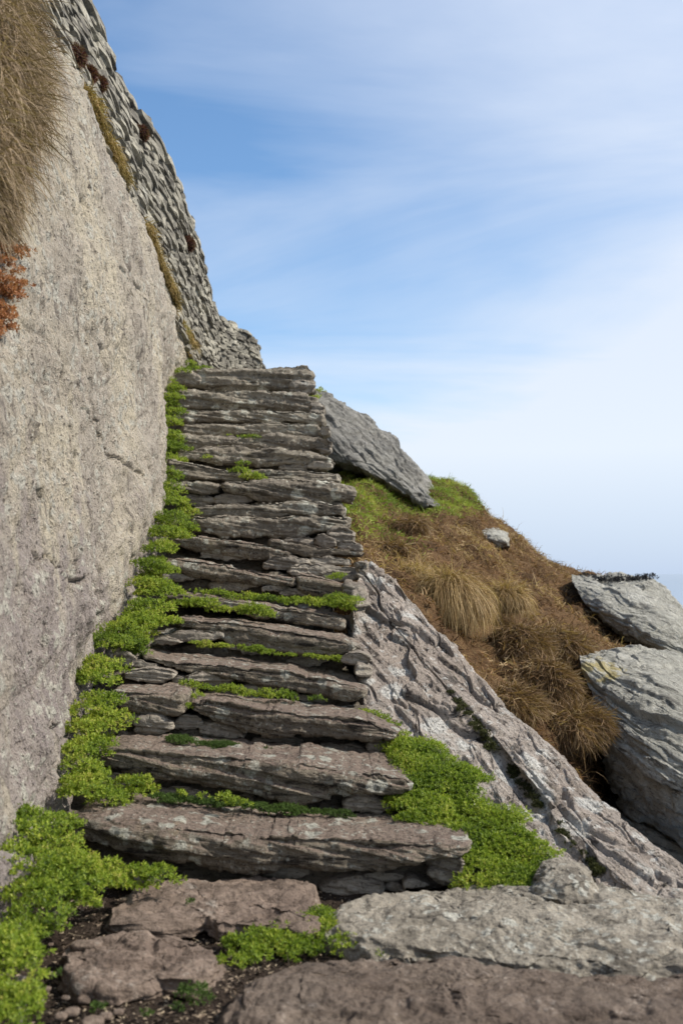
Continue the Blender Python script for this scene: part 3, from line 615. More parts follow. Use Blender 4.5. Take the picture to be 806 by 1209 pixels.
def patch_rock(name, G, disp, vec, mat, flip_toward=(0, -1, .5)):
    n = gnormals(G).reshape(-1, 3)
    if (n @ np.array(flip_toward)).mean() < 0: n = -n
    p = G.reshape(-1, 3); p = p + n * disp(p, n)[:, None]
    V, Q = closed_patch(p.reshape(G.shape), vec); body = np.concatenate(Q[:-1]); tri = Q[-1]
    Qa = np.concatenate([np.stack([body[:, 0], body[:, 1], body[:, 2]], 1), np.stack([body[:, 0], body[:, 2], body[:, 3]], 1), np.stack([tri[:, 0], tri[:, 1], tri[:, 3]], 1)])
    return mesh(name, V, Qa, M[mat])

Rr = [(432,666,5.7),(480,697,5.45),(525,750,5.05),(585,825,4.6),(650,880,4.25),(710,945,3.9),(806,1022,3.45),(900,1095,3.1)]
Er = [(428,672,5.52),(462,714,5.15),(503,774,4.72),(550,828,4.34),(606,890,3.96),(655,950,3.64),(725,1028,3.27),(805,1092,2.98)]
Sr = [(424,682,5.47),(452,724,5.09),(496,782,4.67),(543,834,4.31),(597,900,3.95),(647,964,3.645),(716,1038,3.27),(796,1100,2.97)]
Lr = [(413,700,5.2),(418,775,4.75),(438,845,4.3),(495,910,3.9),(585,985,3.5),(655,1045,3.17),(740,1085,2.97),(800,1120,2.85)]
mid = lambda a_, b_, t, dy=0.: [tuple(np.array(x) * (1 - t) + np.array(y) * t + np.array([0, 0, dy])) for x, y in zip(a_, b_)]
ctl = [[(x - 0, y + 6, Y + .35) for x, y, Y in Rr], Rr, mid(Rr, Er, .5, -.02), Er, Sr, mid(Sr, Lr, .5, -.03), Lr, [(x - 6, y + 30, Y + .10) for x, y, Y in Lr]]
# first row drops away behind the edge
ctl[0] = [('w',) + tuple(P(*c) + np.array([.10, .15, -.35])) for c in Rr]
G = patch(ctl, 330, 560)
dirF = np.array([.62, -1.5, -.68]); dirF /= np.linalg.norm(dirF)
def dispF(p, n):
    d_, e_, n_ = basis(dirF, (-.3, -.35, 1)); a_, b_, c_ = p @ d_, p @ e_, p @ n_; q = np.stack([a_, b_ * 5, c_ * 7], 1)
    d = .022 * pn(p * 1.6, 1) + .012 * pn(p * 5, 2)
    wv = .30 * np.stack([pn(p * 4, 11), pn(p * 4, 12), pn(p * 4, 13)], 1)
    q3 = np.stack([a_ * 1.5, b_ * 5.5, c_ * 6], 1) + wv
    f1, f2, idv = worley(q3, 6); pl = (hash1((idv * 1000).astype(int), 3) * (b_ * 5.5 - np.round(b_ * 5.5)) )
    d += .040 * (idv - .5) * sstep(0, .06, f2 - f1) + .012 * pl - .020 * (1 - sstep(0, .05, f2 - f1))
    f1, f2, idv = worley(q3 * np.array([2.6, 2.8, 2.8]), 16); d += .013 * (idv - .5) * sstep(0, .10, f2 - f1)
    f1, f2, idv = worley(q3 * np.array([7, 6, 6]), 26); d += .006 * (idv - .5)
    cr = np.abs(pn(np.stack([a_ * .8, b_ * 4.5, c_ * 4], 1) + .2 * wv, 33)); d -= .035 * (1 - sstep(0, .035, cr)) * sstep(-.15, .15, pn(p * 2.2, 34))
    d -= .022 * sstep(.40, .48, pn(q * 3.3 + 9, 8)); d -= .012 * sstep(.38, .46, pn(q * 8 + 3, 18)); d += .003 * pn(p * 60, 9)
    return d
o = patch_rock('rock_slab', G, dispF, (.25, .35, -.8), 'lean')
tagit(o, 'long pinkish grey leaning rock slab sloping down right of the steps with a dark mossy seam', 'rock')
LEANG = None
def bd(seed, n1, s=1., a=1.):
    def f(p, n):
        q = p * s; d = .06 * pn(q * 1.0, seed) + .03 * pn(q * 2.6, seed + 1) + .012 * fbm(q * 7, 4, seed + 2)
        d += .045 * strata(q, n1, .16, seed + 3, 1., 1.2, 1.0) + .018 * strata(q, n1, .05, seed + 4, 1.2, 2.4, 2)
        f1, f2, idv = worley(q * np.array([3, 3, 9.]), seed); d += .03 * (idv - .5) * sstep(0, .12, f2 - f1)
        return d * a
    return f
G = patch([[(700,778,7.3),(735,772,7.4),(790,778,7.5),(870,830,7.6),(960,900,7.7)],
 [(686,772,6.5),(730,765,6.7),(790,776,6.9),(870,828,7.0),(960,895,7.1)],
 [(684,780,6.2),(735,785,6.1),(790,800,6.0),(870,850,6.0),(960,920,6.0)],
 [(692,815,6.0),(735,840,5.7),(795,855,5.5),(870,900,5.4),(960,960,5.4)],
 [(702,870,5.95),(738,890,5.55),(790,920,5.3),(870,960,5.2),(960,1010,5.2)],
 [(714,915,6.05),(738,950,5.75),(790,985,5.5),(870,1030,5.4),(960,1070,5.4)],
 [(722,925,6.5),(745,965,6.3),(790,1000,6.1),(870,1050,6.0),(960,1090,6.0)]], 330, 330)
o = patch_rock('boulder', G, bd(71, (.45, -.1, 1), 1.5, .95), (.4, 1.2, -.3), 'boulder'); tagit(o, 'large pale grey boulder at the right edge with yellow lichen on its corner', 'boulder')
G = patch([[(684,690,10.3),(715,684,10.4),(760,684,10.4),(785,700,10.3),(806,730,10.2)],
 [(675,684,9.6),(712,681,9.7),(760,680,9.7),(788,698,9.7),(812,730,9.6)],
 [(677,691,9.1),(720,697,8.9),(762,700,8.8),(795,718,8.8),(820,748,8.8)],
 [(692,712,8.7),(725,722,8.4),(765,735,8.2),(797,748,8.2),(824,768,8.3)],
 [(704,728,8.6),(735,748,8.3),(768,763,8.1),(797,772,8.1),(820,782,8.3)],
 [(718,734,9.1),(744,757,8.9),(772,775,8.8),(795,785,8.8),(812,788,8.9)]], 220, 260)
o = patch_rock('boulder', G, bd(81, (.40, -.1, 1), 1.6, .95), (.3, 1.0, -.1), 'boulder'); tagit(o, 'pale grey boulder jutting out against the sea with dark moss along its top', 'boulder')
G = patch([[(700,935,6.9),(750,950,6.8),(806,975,6.7),(900,1010,6.6)],[(690,945,6.0),(750,965,5.9),(806,988,5.8),(900,1030,5.7)],[(690,1000,5.8),(750,1020,5.7),(806,1040,5.6),(900,1080,5.5)],[(690,1060,5.9),(750,1080,5.8),(806,1100,5.7),(900,1150,5.6)]], 140, 160)
o = patch_rock('rock', G, bd(91, (.4, 0, 1), 2, .6), (.2, .9, -.4), 'boulder'); tagit(o, 'dark shaded rock in the cleft under the large pale boulder', 'rock')
G = patch([[(352,470,10.6),(400,478,10.8),(440,510,11),(480,545,11),(512,582,11)],
 [(360,448,10.0),(398,472,10.2),(440,500,10.3),(485,538,10.3),(513,578,10.2)],
 [(360,480,9.7),(398,500,9.8),(440,528,9.9),(482,560,9.9),(514,588,9.95)],
 [(360,520,9.6),(400,533,9.6),(440,550,9.7),(482,578,9.8),(516,598,9.85)],
 [(360,556,9.7),(395,550,9.65),(440,562,9.7),(480,586,9.8),(515,603,9.95)],
 [(360,562,10.1),(400,556,10.1),(442,566,10.2),(480,588,10.2),(512,602,10.3)]], 190, 230)
def dI(p, n):
    return bd(101, (.68, -.1, .73), 1.5, 1.25)(p, n)
o = patch_rock('rock_slab', G, dI, (.2, 1.0, -.1), 'upslab'); tagit(o, 'grey tilted rock slab against the sky beyond the top of the steps', 'rock')
G = patch([[(566,624,10.4),(580,621,10.5),(598,628,10.5)],[(568,632,10.0),(580,631,9.95),(597,637,9.95)],[(570,639,9.95),(582,642,9.9),(598,645,9.95)],[(570,647,10.2),(583,649,10.1),(598,650,10.2)]], 26, 30)
o = patch_rock('rock', G, bd(111, (.4, 0, 1), 5, .42), (.1, .3, -.1), 'boulder'); tagit(o, 'small white rock poking out of the brown slope near the skyline', 'rock')
print('rocks', time.time() - T0)

# ------------------------------------------------------------------ hill
hill = [
 [(330,560,12),(395,556,11.5),(455,564,11.5),(512,574,11.5),(548,592,11.5),(585,624,11.5),(622,654,11.3),(680,686,11),(740,700,10.8),(800,780,10.5),(900,880,10)],
 [(330,585,10),(400,572,9.8),(450,585,9.8),(505,603,10),(545,618,10),(585,645,10),(630,672,10),(676,700,9.9),(730,740,9.6),(800,800,9),(900,900,8.6)],
 [(340,640,8),(415,600,8.3),(455,625,8.3),(510,640,8.5),(550,660,8.6),(595,690,8.6),(640,710,8.5),(690,735,8.5),(730,765,8.3),(800,820,8),(900,930,7.5)],
 [(350,690,6.8),(420,640,7.3),(460,655,7.2),(505,672,7.2),(555,700,7.4),(600,720,7.5),(645,745,7.4),(690,768,7.2),(740,800,7.2),(800,860,7),(900,960,6.8)],
 [(350,720,6.2),(425,668,6.4),(470,690,6.2),(520,720,6.2),(560,748,6.5),(600,765,6.6),(640,790,6.4),(680,820,6.5),(730,880,6.6),(800,940,6.5),(900,1000,6.4)],
 [(360,760,6.0),(430,710,6.0),(480,730,5.8),(530,775,5.7),(570,800,5.9),(610,825,5.8),(650,850,5.8),(690,890,6.1),(730,985,7.0),(800,1040,7.2),(900,1080,7.2)],
 [(370,800,5.6),(440,780,5.5),(490,800,5.3),(540,840,5.1),(580,875,5.0),(620,905,4.9),(665,955,4.9),(700,1030,5.8),(740,1100,6.4),(800,1140,6.6),(900,1190,6.6)],
 [(370,900,5.0),(440,900,5.0),(490,900,4.8),(540,930,4.7),(580,960,4.6),(620,990,4.5),(665,1040,4.4),(700,1120,5.2),(740,1190,5.8),(800,1240,6.0),(900,1290,6.0)]]
w0 = [('w',) + tuple(P(*c) + np.array([.6, 2.0, -1.2])) for c in hill[0]]; w1 = [('w',) + tuple(P(*c) + np.array([2.5, 6, -6])) for c in hill[0]]
for row in hill + [w0, w1]:
    e_ = P(*row[-1]) if len(row[-1]) == 3 else np.array(row[-1][1:]); row.append(('w',) + tuple(e_ + np.array([2.0, -.3, -2.6]))); row.append(('w',) + tuple(e_ + np.array([5.0, -.5, -12.])))
G = patch([w1, w0] + hill, 330, 330)
HN = gnormals(G); 
if HN[..., 2].mean() < 0: HN = -HN
p = G.reshape(-1, 3); nn = HN.reshape(-1, 3)
lump = .07 * pn(p * 1.7, 1) + .10 * np.abs(pn(p * 2.9, 2)) + .045 * pn(p * 6, 3) + .02 * pn(p * 15, 4)
p = p + nn * lump[:, None]; HG = p.reshape(G.shape); HNn = gnormals(HG); HNn = HNn if HNn[..., 2].mean() > 0 else -HNn
tagit(mesh('hillside', p, gquads(*G.shape[:2]), M['turf']), kind='structure')
HP = HG[:-1, :-1].reshape(-1, 3); HNf = HNn[:-1, :-1].reshape(-1, 3)
HA = np.linalg.norm(np.cross(HG[1:, :-1] - HG[:-1, :-1], HG[:-1, 1:] - HG[:-1, :-1]), axis=2).reshape(-1)
hx, hy = proj(HP)

# ------------------------------------------------------------------ foreground ground
xs = np.linspace(-2.2, 2.6, 260); ys = np.linspace(-1.5, 4.3, 300); X, Y = np.meshgrid(xs, ys, indexing='ij'); p = np.stack([X.ravel(), Y.ravel(), np.full(X.size, GZ - .02)], 1)
p[:, 2] += .02 * fbm(p * 5, 4, 5) + .006 * pn(p * 40, 9); p[:, 2] += .10 * sstep(-.75, -1.1, p[:, 0]) - .5 * sstep(1.3, 2.5, p[:, 0]) - 1.5 * sstep(.55, .95, p[:, 0]) * sstep(3.0, 3.4, p[:, 1]) - .06 * sstep(2.35, 2.0, p[:, 1]) * sstep(-.2, -.4, p[:, 0])
tagit(mesh('ground', p, gquads(260, 300), M['soil']), kind='structure')

def plate(name, outline, Zt, thick, mat, seed=0, nr=70, na=220, dome=.02, amp=1., bev=.06, slope=(0, 0), label=None, cat='stone', parent=None, strat=1.):
    """flat stone lying on the ground: outline given as photo pixels of its top rim at height Zt"""
    pts = []
    for x, y in outline:
        d = P(x, y, 1.0); Yd = Zt / d[2]; pts.append((d[0] * Yd, Yd))
    pts = np.array(pts); c = pts.mean(0); ang = np.arctan2(pts[:, 1] - c[1], pts[:, 0] - c[0]); rad = np.hypot(*(pts - c).T); o_ = np.argsort(ang); ang = ang[o_]; rad = rad[o_]
    a = np.linspace(-np.pi, np.pi, na, endpoint=False); r = np.interp(a, np.concatenate([ang - 2 * np.pi, ang, ang + 2 * np.pi]), np.tile(rad, 3))
    r = r + .018 * fbm(np.stack([np.cos(a) * 3 + seed, np.sin(a) * 3, a * 0], 1), 3, seed)
    rings = [(f, 0) for f in np.linspace(0.002, 1, nr) ** .8] + [(1.0 + .015 * math.sin(t * 3), t) for t in np.linspace(.08, 1, 14)] + [(.9, 1.02), (.5, 1.03), (.01, 1.03)]
    G = np.zeros((len(rings), na, 3))
    for i, (f, t) in enumerate(rings):
        G[i, :, 0] = c[0] + np.cos(a) * r * f; G[i, :, 1] = c[1] + np.sin(a) * r * f
        e = sstep(1 - bev, 1.0, np.full(na, f)) if t == 0 else np.ones(na)
        G[i, :, 2] = Zt + dome * (1 - min(f, 1) ** 2) - e * .018 - thick * t + (G[i, :, 0] - c[0]) * slope[0] + (G[i, :, 1] - c[1]) * slope[1]
    n = gnormals(G, True).reshape(-1, 3); p = G.reshape(-1, 3); n = n if (n[:na * nr, 2].mean() > 0) else -n
    q = p + seed * 1.7; d = .009 * pn(q * 3, 1) + .010 * pn(q * 9, 2) - .012 * sstep(.3, .5, pn(q * np.array([6, 12, 6]), 12)) - .012 * (1 - sstep(0, .05, np.abs(pn(q * 2.6, 13)))) * sstep(-.1, .2, pn(q * 2, 14)) + .007 * fbm(q * 22, 4, 3, .6)
    d += strat * (.010 * strata(q, (.12, -.16, 1), .020, seed, 1.2, 2.2, 2) * .5 + .004 * strata(q, (.2, -.1, 1), .008, seed + 3, 1.2, 4, 4)) + .012 * (1 - np.abs(n[:, 2])) * strata(q, (0, .05, 1), .016, seed + 7, .8, 3, 4)
    f1, f2, idv = worley(q * 14, seed); d += .006 * (idv - .5) * sstep(0, .25, f2 - f1)
    w_ = sstep(0.0, .05, np.repeat(np.array([f for f, t in rings]), na)); p = p + n * (d * w_ * amp)[:, None]
    q2 = q * np.array([6, 6, 14]); f1, f2, idv = worley(q2, seed + 5); p[:, 0] += w_ * (.014 * fbm(q2, 3, seed + 8) + .018 * (idv - .5)); p[:, 1] += w_ * (.014 * fbm(q2, 3, seed + 9) + .018 * ((idv * 7) % 1 - .5))
    o = mesh(name, p, gquads(len(rings), na, True), M[mat], parent)
    if label: tagit(o, label, cat)
    return o
plate('paving_stone', [(122,1088),(150,1060),(190,1040),(250,1038),(330,1036),(372,1046),(370,1070),(366,1098),(300,1092),(240,1082),(180,1090)], -.965, .035, 'flat', 3, dome=.0, label='flat brown stone lying at the foot of the bottom step', bev=.03)
plate('paving_stone', [(78,1150),(82,1122),(110,1104),(170,1100),(235,1108),(258,1128),(255,1142),(225,1155),(190,1150),(150,1166),(100,1160)], -.975, .03, 'flat', 5, dome=.0, label='rounded brown flat stone set in dark soil at lower left', bev=.05)
plate('rock', [(385,1072),(440,1052),(520,1052),(600,1040),(700,1044),(806,1058),(900,1090),(900,1160),(806,1150),(700,1146),(600,1140),(520,1128),(440,1118),(392,1100)], -.97, .22, 'fg_grey', 8, nr=130, na=440, dome=.03, amp=1.15, strat=.45, label='broad grey rock mottled with pale lichen at lower right', cat='rock', bev=.1)
plate('rock', [(262,1209),(268,1180),(300,1150),(360,1132),(430,1128),(520,1131),(600,1143),(700,1150),(806,1152),(950,1165),(1000,1300),(900,1420),(600,1440),(350,1400),(250,1300)], -.955, .25, 'fg_brown', 11, nr=170, na=460, dome=.02, amp=1.15, strat=.6, label='large smooth brown rock across the bottom right corner of the foreground', cat='rock', bev=.08)
plate('stone', [(632,1040),(642,1024),(665,1018),(690,1024),(702,1040),(700,1052),(665,1056),(637,1052)], -.925, .12, 'fg_grey', 13, nr=50, na=140, dome=.045, strat=.15, amp=.7, label='small rounded grey stone between green plants and leaning slab', cat='stone', bev=.3)
# chunk at the left edge and upright pebbles
def blob_rock(name, px, py, Y, rx, ry, rz, mat, seed, label=None, cat='stone', parent=None, nu=40, rot=0.):
    th = np.linspace(0.001, np.pi - .001, nu)[:, None]; ph = np.linspace(0, 2 * np.pi, nu * 2, endpoint=False)[None, :]
    sg = lambda v: np.sign(v) * np.abs(v) ** .62
    x = sg(np.sin(th)) * sg(np.cos(ph)) * rx; y = sg(np.sin(th)) * sg(np.sin(ph)) * ry; z = sg(np.cos(th)) * rz * np.ones_like(ph)
    G = np.stack([x * math.cos(rot) - z * math.sin(rot), y, x * math.sin(rot) + z * math.cos(rot)], -1) + P(px, py, Y); p = G.reshape(-1, 3); c = P(px, py, Y); n = (p - c); n /= np.linalg.norm(n, axis=1)[:, None]
    m_ = min(rx, rz); q = p + seed; p = p + n * (m_ * (.25 * pn(q / m_ * .8, seed) + .10 * pn(q / m_ * 2.5, seed + 1) + .10 * strata(q, (.2, 0, 1), m_ * .5, seed, .8, 1 / m_, .7 / m_)))[:, None]
    o = mesh(name, p, gquads(nu, nu * 2, True), M[mat], parent)
    if label: tagit(o, label, cat)
    return o
blob_rock('rock', -2, 1052, 2.72, .085, .12, .10, 'face', 3, 'squarish grey rock poking from the green plants at the left edge', 'rock', nu=70)
blob_rock('stone', 66, 1072, 2.85, .028, .03, .045, 'face', 9, 'small grey stone standing beside the plants left of the paving stones')
blob_rock('stone', 22, 1180, 2.3, .018, .03, .05, 'face', 12, 'narrow upright purple stone among plants in the lower left corner')
blob_rock('stone', 124, 826, 4.05, .012, .02, .035, 'boulder', 14, 'small white upright stone among the plants left of the steps')
blob_rock('stone', 103, 1116, 2.66, .04, .025, .010, 'flat', 15, 'thin brown stone chip at the upper left rim of the rounded paving stone')
for i, (a_, b_, c_) in enumerate([(85,1195,.022),(100,1180,.02),(125,1200,.018),(95,1145,.012),(62,1150,.012),(55,1168,.014),(140,1195,.015),(60,1115,.01),(78,1178,.012),(110,1208,.03),(72,1200,.018)]):
    Y_ = float(-(GZ) / -P(a_, b_, 1.)[2]); q = P(a_, b_, 1.); Y_ = (GZ + .0) / q[2]
    tagit(blob_rock('pebble', a_, b_, Y_, c_ * .8, c_ * .8, c_ * .35, 'flat', 20 + i, nu=14), 'small grey pebble lying in the dark soil at lower left', 'pebble', 'pebbles in the dark soil at lower left')
def late_litter():
    rl = np.random.RandomState(8); n = 5200; pxs = rl.rand(n) * 420 - 10; pys = 1040 + rl.rand(n) * 175
    q = np.array([P(a_, b_, 1.) for a_, b_ in zip(pxs, pys)]); Yg = (GZ + .005) / q[:, 2]; pos = q * Yg[:, None]
    pos[:, 2] = GZ - .02 + .02 * fbm(np.stack([pos[:, 0], pos[:, 1], np.full(n, GZ - .02)], 1) * 5, 4, 5) + .004 + .10 * sstep(-.75, -1.1, pos[:, 0]) - .06 * sstep(2.35, 2.0, pos[:, 1]) * sstep(-.2, -.4, pos[:, 0])
    d = rl.normal(size=(n, 3)) * np.array([1, 1, .15]); d = unit(d); big = rl.rand(n) < .03
    ln = np.where(big, .05 + .06 * rl.rand(n), .006 + .012 * rl.rand(n)); V, Q, t = blades(pos, d, ln, np.where(big, .0025, .005), np.zeros(n), 2, rl, .25)
    tagit(mesh('ground_litter', V, Q, M['litter'], attr=t), 'dead stalks and crumbs scattered on the dark soil at lower left', 'litter', None, 'stuff')
print('ground', time.time() - T0)

# ------------------------------------------------------------------ vegetation builders
def unit(v): return v / np.maximum(np.linalg.norm(v, axis=-1, keepdims=True), 1e-9)
def blades(roots, dirs, length, width, droop, seg=4, rs=R, curl=.3):
    """tapered bending ribbons; returns V, Q, tint"""
    N = len(roots); length = np.broadcast_to(length, N).astype(float); width = np.broadcast_to(width, N); t = np.linspace(0, 1, seg + 1)
    side = unit(np.cross(dirs, rs.normal(size=(N, 3)))); g = np.array([0, 0, -1.]); cu = rs.normal(size=(N, 3)) * curl
    p = roots.copy(); d = dirs.copy(); L = []
    for k_ in range(seg + 1):
        wv = width * (1 - t[k_]) ** .7 * .5 + width * .04; L.append((p - side * wv[:, None], p + side * wv[:, None]))
        d = unit(d + (g * droop[:, None] if not np.isscalar(droop) else g * droop) / seg + cu / seg); p = p + d * (length / seg)[:, None]
    V = np.stack([x for ab in L for x in ab], 1).reshape(-1, 3); m = 2 * (seg + 1); b = (np.arange(N) * m)[:, None]
    q = np.array([[2 * k_, 2 * k_ + 1, 2 * k_ + 3, 2 * k_ + 2] for k_ in range(seg)]); Q = (b[:, :, None] + q[None]).reshape(-1, 4)
    return V, Q, np.repeat(rs.rand(N), m)
def leaves(pos, dirs, nrm, length, width, rs=R):
    """folded diamond leaves"""
    N = len(pos); side = unit(np.cross(dirs, nrm)); up = unit(np.cross(side, dirs)); length = np.broadcast_to(length, N)[:, None]; width = np.broadcast_to(width, N)[:, None]
    a = pos; b = pos + dirs * length * .5 - side * width * .5 + up * width * .18; c = pos + dirs * length; d = pos + dirs * length * .5 + side * width * .5 + up * width * .18
    V = np.stack([a, b, c, d], 1).reshape(-1, 3); i = (np.arange(N) * 4)[:, None]; Q = np.concatenate([i + [0, 1, 2], i + [0, 2, 3]], 0)
    return V, Q, np.repeat(rs.rand(N), 4)
def leaf_blobs(name, blobs, mat='leaf', size=.016, dens=1., label=None, cat=None, kind='stuff', rs=None, group=None, flat=.45):
    """small-leaved mats: each blob = (px, py, Y, radius in px[, squash]); sprigs of leaves through the blob's outer shell"""
    rs = rs or np.random.RandomState(abs(hash(name + str(blobs[0]))) % 1000 if False else int(blobs[0][0] + blobs[0][1])); VV, QQ, TT_ = [], [], []; off = 0
    more = []
    for bl in blobs:
        if bl[3] >= 12 and bl[2] is not None:
            for _ in range(2):
                a_ = rs.rand() * 6.3; more.append((bl[0] + math.cos(a_) * bl[3] * .8, bl[1] + math.sin(a_) * bl[3] * .55 + 2, bl[2] + .02, bl[3] * (.45 + .25 * rs.rand())) + tuple(bl[4:]))
    for bl in list(blobs) + more:
        px, py, Y, r = bl[:4]; sq = bl[4] if len(bl) > 4 else flat
        if Y is None: Y = ray_ramp(px, py, 0.0)
        c = P(px, py, Y); rad = r / F * Y; s_ = size * (.85 + .3 * rs.rand())
        s_ = s_ * .64; ns = int(dens * 1.0 * 4 * (rad / s_) ** 2) + 5                            # sprigs
        u = unit(rs.normal(size=(ns, 3))); u[:, 2] = np.abs(u[:, 2]) * 1.2 - .25 ; u = unit(u)
        lump = 1 + .45 * pn(u * 2.2 + px * .31, 3) + .25 * pn(u * 6 + py, 4) + .30 * (rs.rand(ns) ** 4); q = c + u * np.array([rad * 1.1, rad * .9, rad * sq]) * (lump * (1 - .35 * rs.rand(ns) ** 2))[:, None]
        ax = unit(u * .8 + np.array([.1, -.1, .7]) + rs.normal(size=(ns, 3)) * .35)
        nl = 7; k_ = np.arange(nl)
        axr = np.repeat(ax, nl, 0); ang = np.tile(k_ * 2.4, ns) + np.repeat(rs.rand(ns) * 6.3, nl); e1 = unit(np.cross(axr, [0.31, .2, .93])); e2 = np.cross(axr, e1)
        elev = np.tile(np.linspace(.05, 1.1, nl), ns) + rs.normal(size=ns * nl) * .15
        dr = unit((e1 * np.cos(ang)[:, None] + e2 * np.sin(ang)[:, None]) * np.cos(elev)[:, None] + axr * np.sin(elev)[:, None])
        pos = np.repeat(q, nl, 0) + axr * (np.tile(k_, ns) * s_ * .11)[:, None]
        ln = s_ * (.6 + .6 * rs.rand(ns * nl)); V, Q, t = leaves(pos, dr, axr, ln, ln * .48, rs); t = np.clip(t * .45 + np.repeat(np.repeat(rs.rand(ns), nl), 4) * .3 + .25 * np.repeat(np.repeat(pn(q * 7, 8) + .5, nl), 4), 0, 1)
        VV.append(V); QQ.append(Q + off); TT_.append(t); off += len(V)
    o = mesh(name, np.concatenate(VV), np.concatenate(QQ), M[mat], smooth=False, attr=np.concatenate(TT_))
    tagit(o, label, cat, group, kind); return o
# left strip beside the rock face
B = None
leaf_blobs('ground_plants', [(8,985,2.85,34),(40,975,2.95,30),(62,1000,2.9,30),(30,1020,2.72,32),(92,1022,2.85,24),(60,1045,2.72,26),(100,1045,2.8,22),(128,1040,2.92,18),(45,1080,2.55,30),(20,1105,2.42,26),(70,972,3.15,20),(165,1030,3.02,12),(190,1030,3.12,12),(35,1055,2.62,26),(95,1065,2.75,16),(75,1025,2.8,30),(0,960,2.95,26)], size=.017, dens=1.25,
           label='low bright green plants spreading over the soil left of the bottom step', cat='plants')
leaf_blobs('ground_plants', [(0,1120,2.28,34),(14,1155,2.2,30),(2,1190,2.1,34),(22,1130,2.3,22),(8,1215,2.05,30),(30,1175,2.2,14)], size=.018, dens=1.1, label='blurred green plants in the lower left corner of the foreground', cat='plants')
leaf_blobs('ground_plants', [(100,935,3.3,22),(128,945,3.4,18),(95,905,3.45,20),(108,880,3.6,20),(118,860,3.75,22),(105,840,3.85,22),(125,830,3.9,20),(115,805,4.05,22),(120,790,4.15,24),(128,760,4.35,24),(142,748,4.45,24),(160,740,4.55,22),(130,850,3.8,22),(155,758,4.5,16),(178,720,4.75,24),(195,735,4.7,14),(170,735,4.65,22),(185,700,4.95,22),(172,690,5.0,18),(190,675,5.15,18),(188,650,5.4,18),(200,632,5.65,18),(203,612,5.9,18),(212,622,5.85,16),(190,628,5.7,14),(180,668,5.15,16),(205,595,6.1,16),(150,765,4.4,18),(100,860,3.7,18),(98,925,3.35,18),(225,606,6.1,10),(120,880,3.6,14),(90,890,3.5,16),(110,915,3.42,18)], size=.017, dens=1.1,
           label='bright green leafy plants growing up the gap between rock face and steps', cat='plants')
leaf_blobs('ground_plants', [(203,580,6.4,13,.9),(200,563,6.75,12,.9),(200,548,7.0,13,.9),(198,590,6.3,12,.9),(196,478,8.2,10,.9),(197,530,7.3,12,.9),(199,455,8.7,10,.9),(203,530,7.2,13),(200,515,7.4,14),(200,500,7.6,14),(205,488,7.8,12),(203,470,8.2,12),(208,460,8.5,10),(205,520,7.4,12),(212,545,7.1,9),(225,438,9.0,10),(215,440,8.9,9),(240,437,9.2,9),(222,430,9.3,9),(216,532,7.2,10)], size=.020, dens=1.1,
           label='green plants growing beside the upper steps against the rock', cat='plants')
# plants on treads
def strip(x0, x1, fy, Y, r0, step, seed, keep=.75, sq=.55):
    q = np.random.RandomState(seed); out = []
    for x in np.arange(x0, x1, step):
        m = .5 + .9 * abs(float(pn(np.array([[x * .045, seed, .5]]))[0]) * 2) + .35 * q.rand()
        if q.rand() < keep: out.append((x + q.normal() * 2, fy(x) + q.normal() * 1.6, Y, max(2.5, r0 * min(m, 1.7)), sq))
    return out

leaf_blobs('ground_plants', [(295,563,6.75,11),(283,556,6.8,9),(305,565,6.75,9),(288,548,6.85,7),(262,530,7.3,5),(285,517,7.55,5),(300,517,7.55,6),(245,540,7.1,5),(270,516,7.6,5),(312,568,6.72,5)], size=.018, label='small green plants sprouting between the upper step slabs', cat='plants')
leaf_blobs('ground_plants', strip(236, 420, lambda x: 702 + (x - 240) * .085, None, 7, 6, 1, .8) + [(398,707,5.1,12),(412,712,5.0,12),(385,710,5.15,10),(395,683,5.3,8),(400,680,5.3,7)], size=.015, label='green plants in the gap below the eleventh step slab from the top', cat='plants')
leaf_blobs('ground_plants', strip(212, 325, lambda x: 712 + (x - 215) * .13, 4.95, 7, 6, 2, .85), size=.015, label='row of green plants in front of the thin step slab halfway up', cat='plants')
leaf_blobs('moss_strip', strip(225, 410, lambda x: 762 + (x - 250) * .12, 4.62, 4, 5, 3, .7, .4), size=.011, label='mossy green strip on the tread above the long tilted slab', cat='moss', dens=1.2)
leaf_blobs('ground_plants', strip(228, 375, lambda x: 812 + (x - 225) * .10, 4.22, 6, 6, 4, .8) + [(228,822,4.15,10),(226,835,4.05,8),(222,808,4.25,8)] + [(x, 836 + (x - 400) * .5, 4.1, 8) for x in range(425, 450, 8)], size=.014, label='green plants between the two slabs of the third step', cat='plants')
leaf_blobs('moss_strip', strip(200, 385, lambda x: 873 + (x - 205) * .14, 3.86, 7, 5, 5, .9, .4), mat='moss', size=.009, label='dark moss on the tread above the second slab', cat='moss', dens=1.3)
leaf_blobs('moss_strip', strip(180, 420, lambda x: 942 + (x - 180) * .09, 3.5, 7, 5, 6, .8, .4), mat='moss', size=.009, label='dark moss under the overhang of the second slab', cat='moss', dens=1.3)
leaf_blobs('ground_plants', [(152,925,3.55,13),(166,922,3.52,12),(140,935,3.5,12),(178,934,3.5,9),(265,942,3.45,10),(278,948,3.42,9),(160,938,3.48,8),(290,950,3.45,6),(215,938,3.5,6),(240,941,3.5,6)], size=.016, label='sprigs of green plants on the bottom tread', cat='plants')
leaf_blobs('ground_plants', [(150,1030,3.02,12),(172,1030,3.02,11),(190,1036,3.02,11),(208,1040,3.0,8),(125,1022,3.0,13),(165,1048,3.0,8),(182,1046,3.0,7)], size=.015, label='green plants creeping under the left end of the bottom slab', cat='plants')
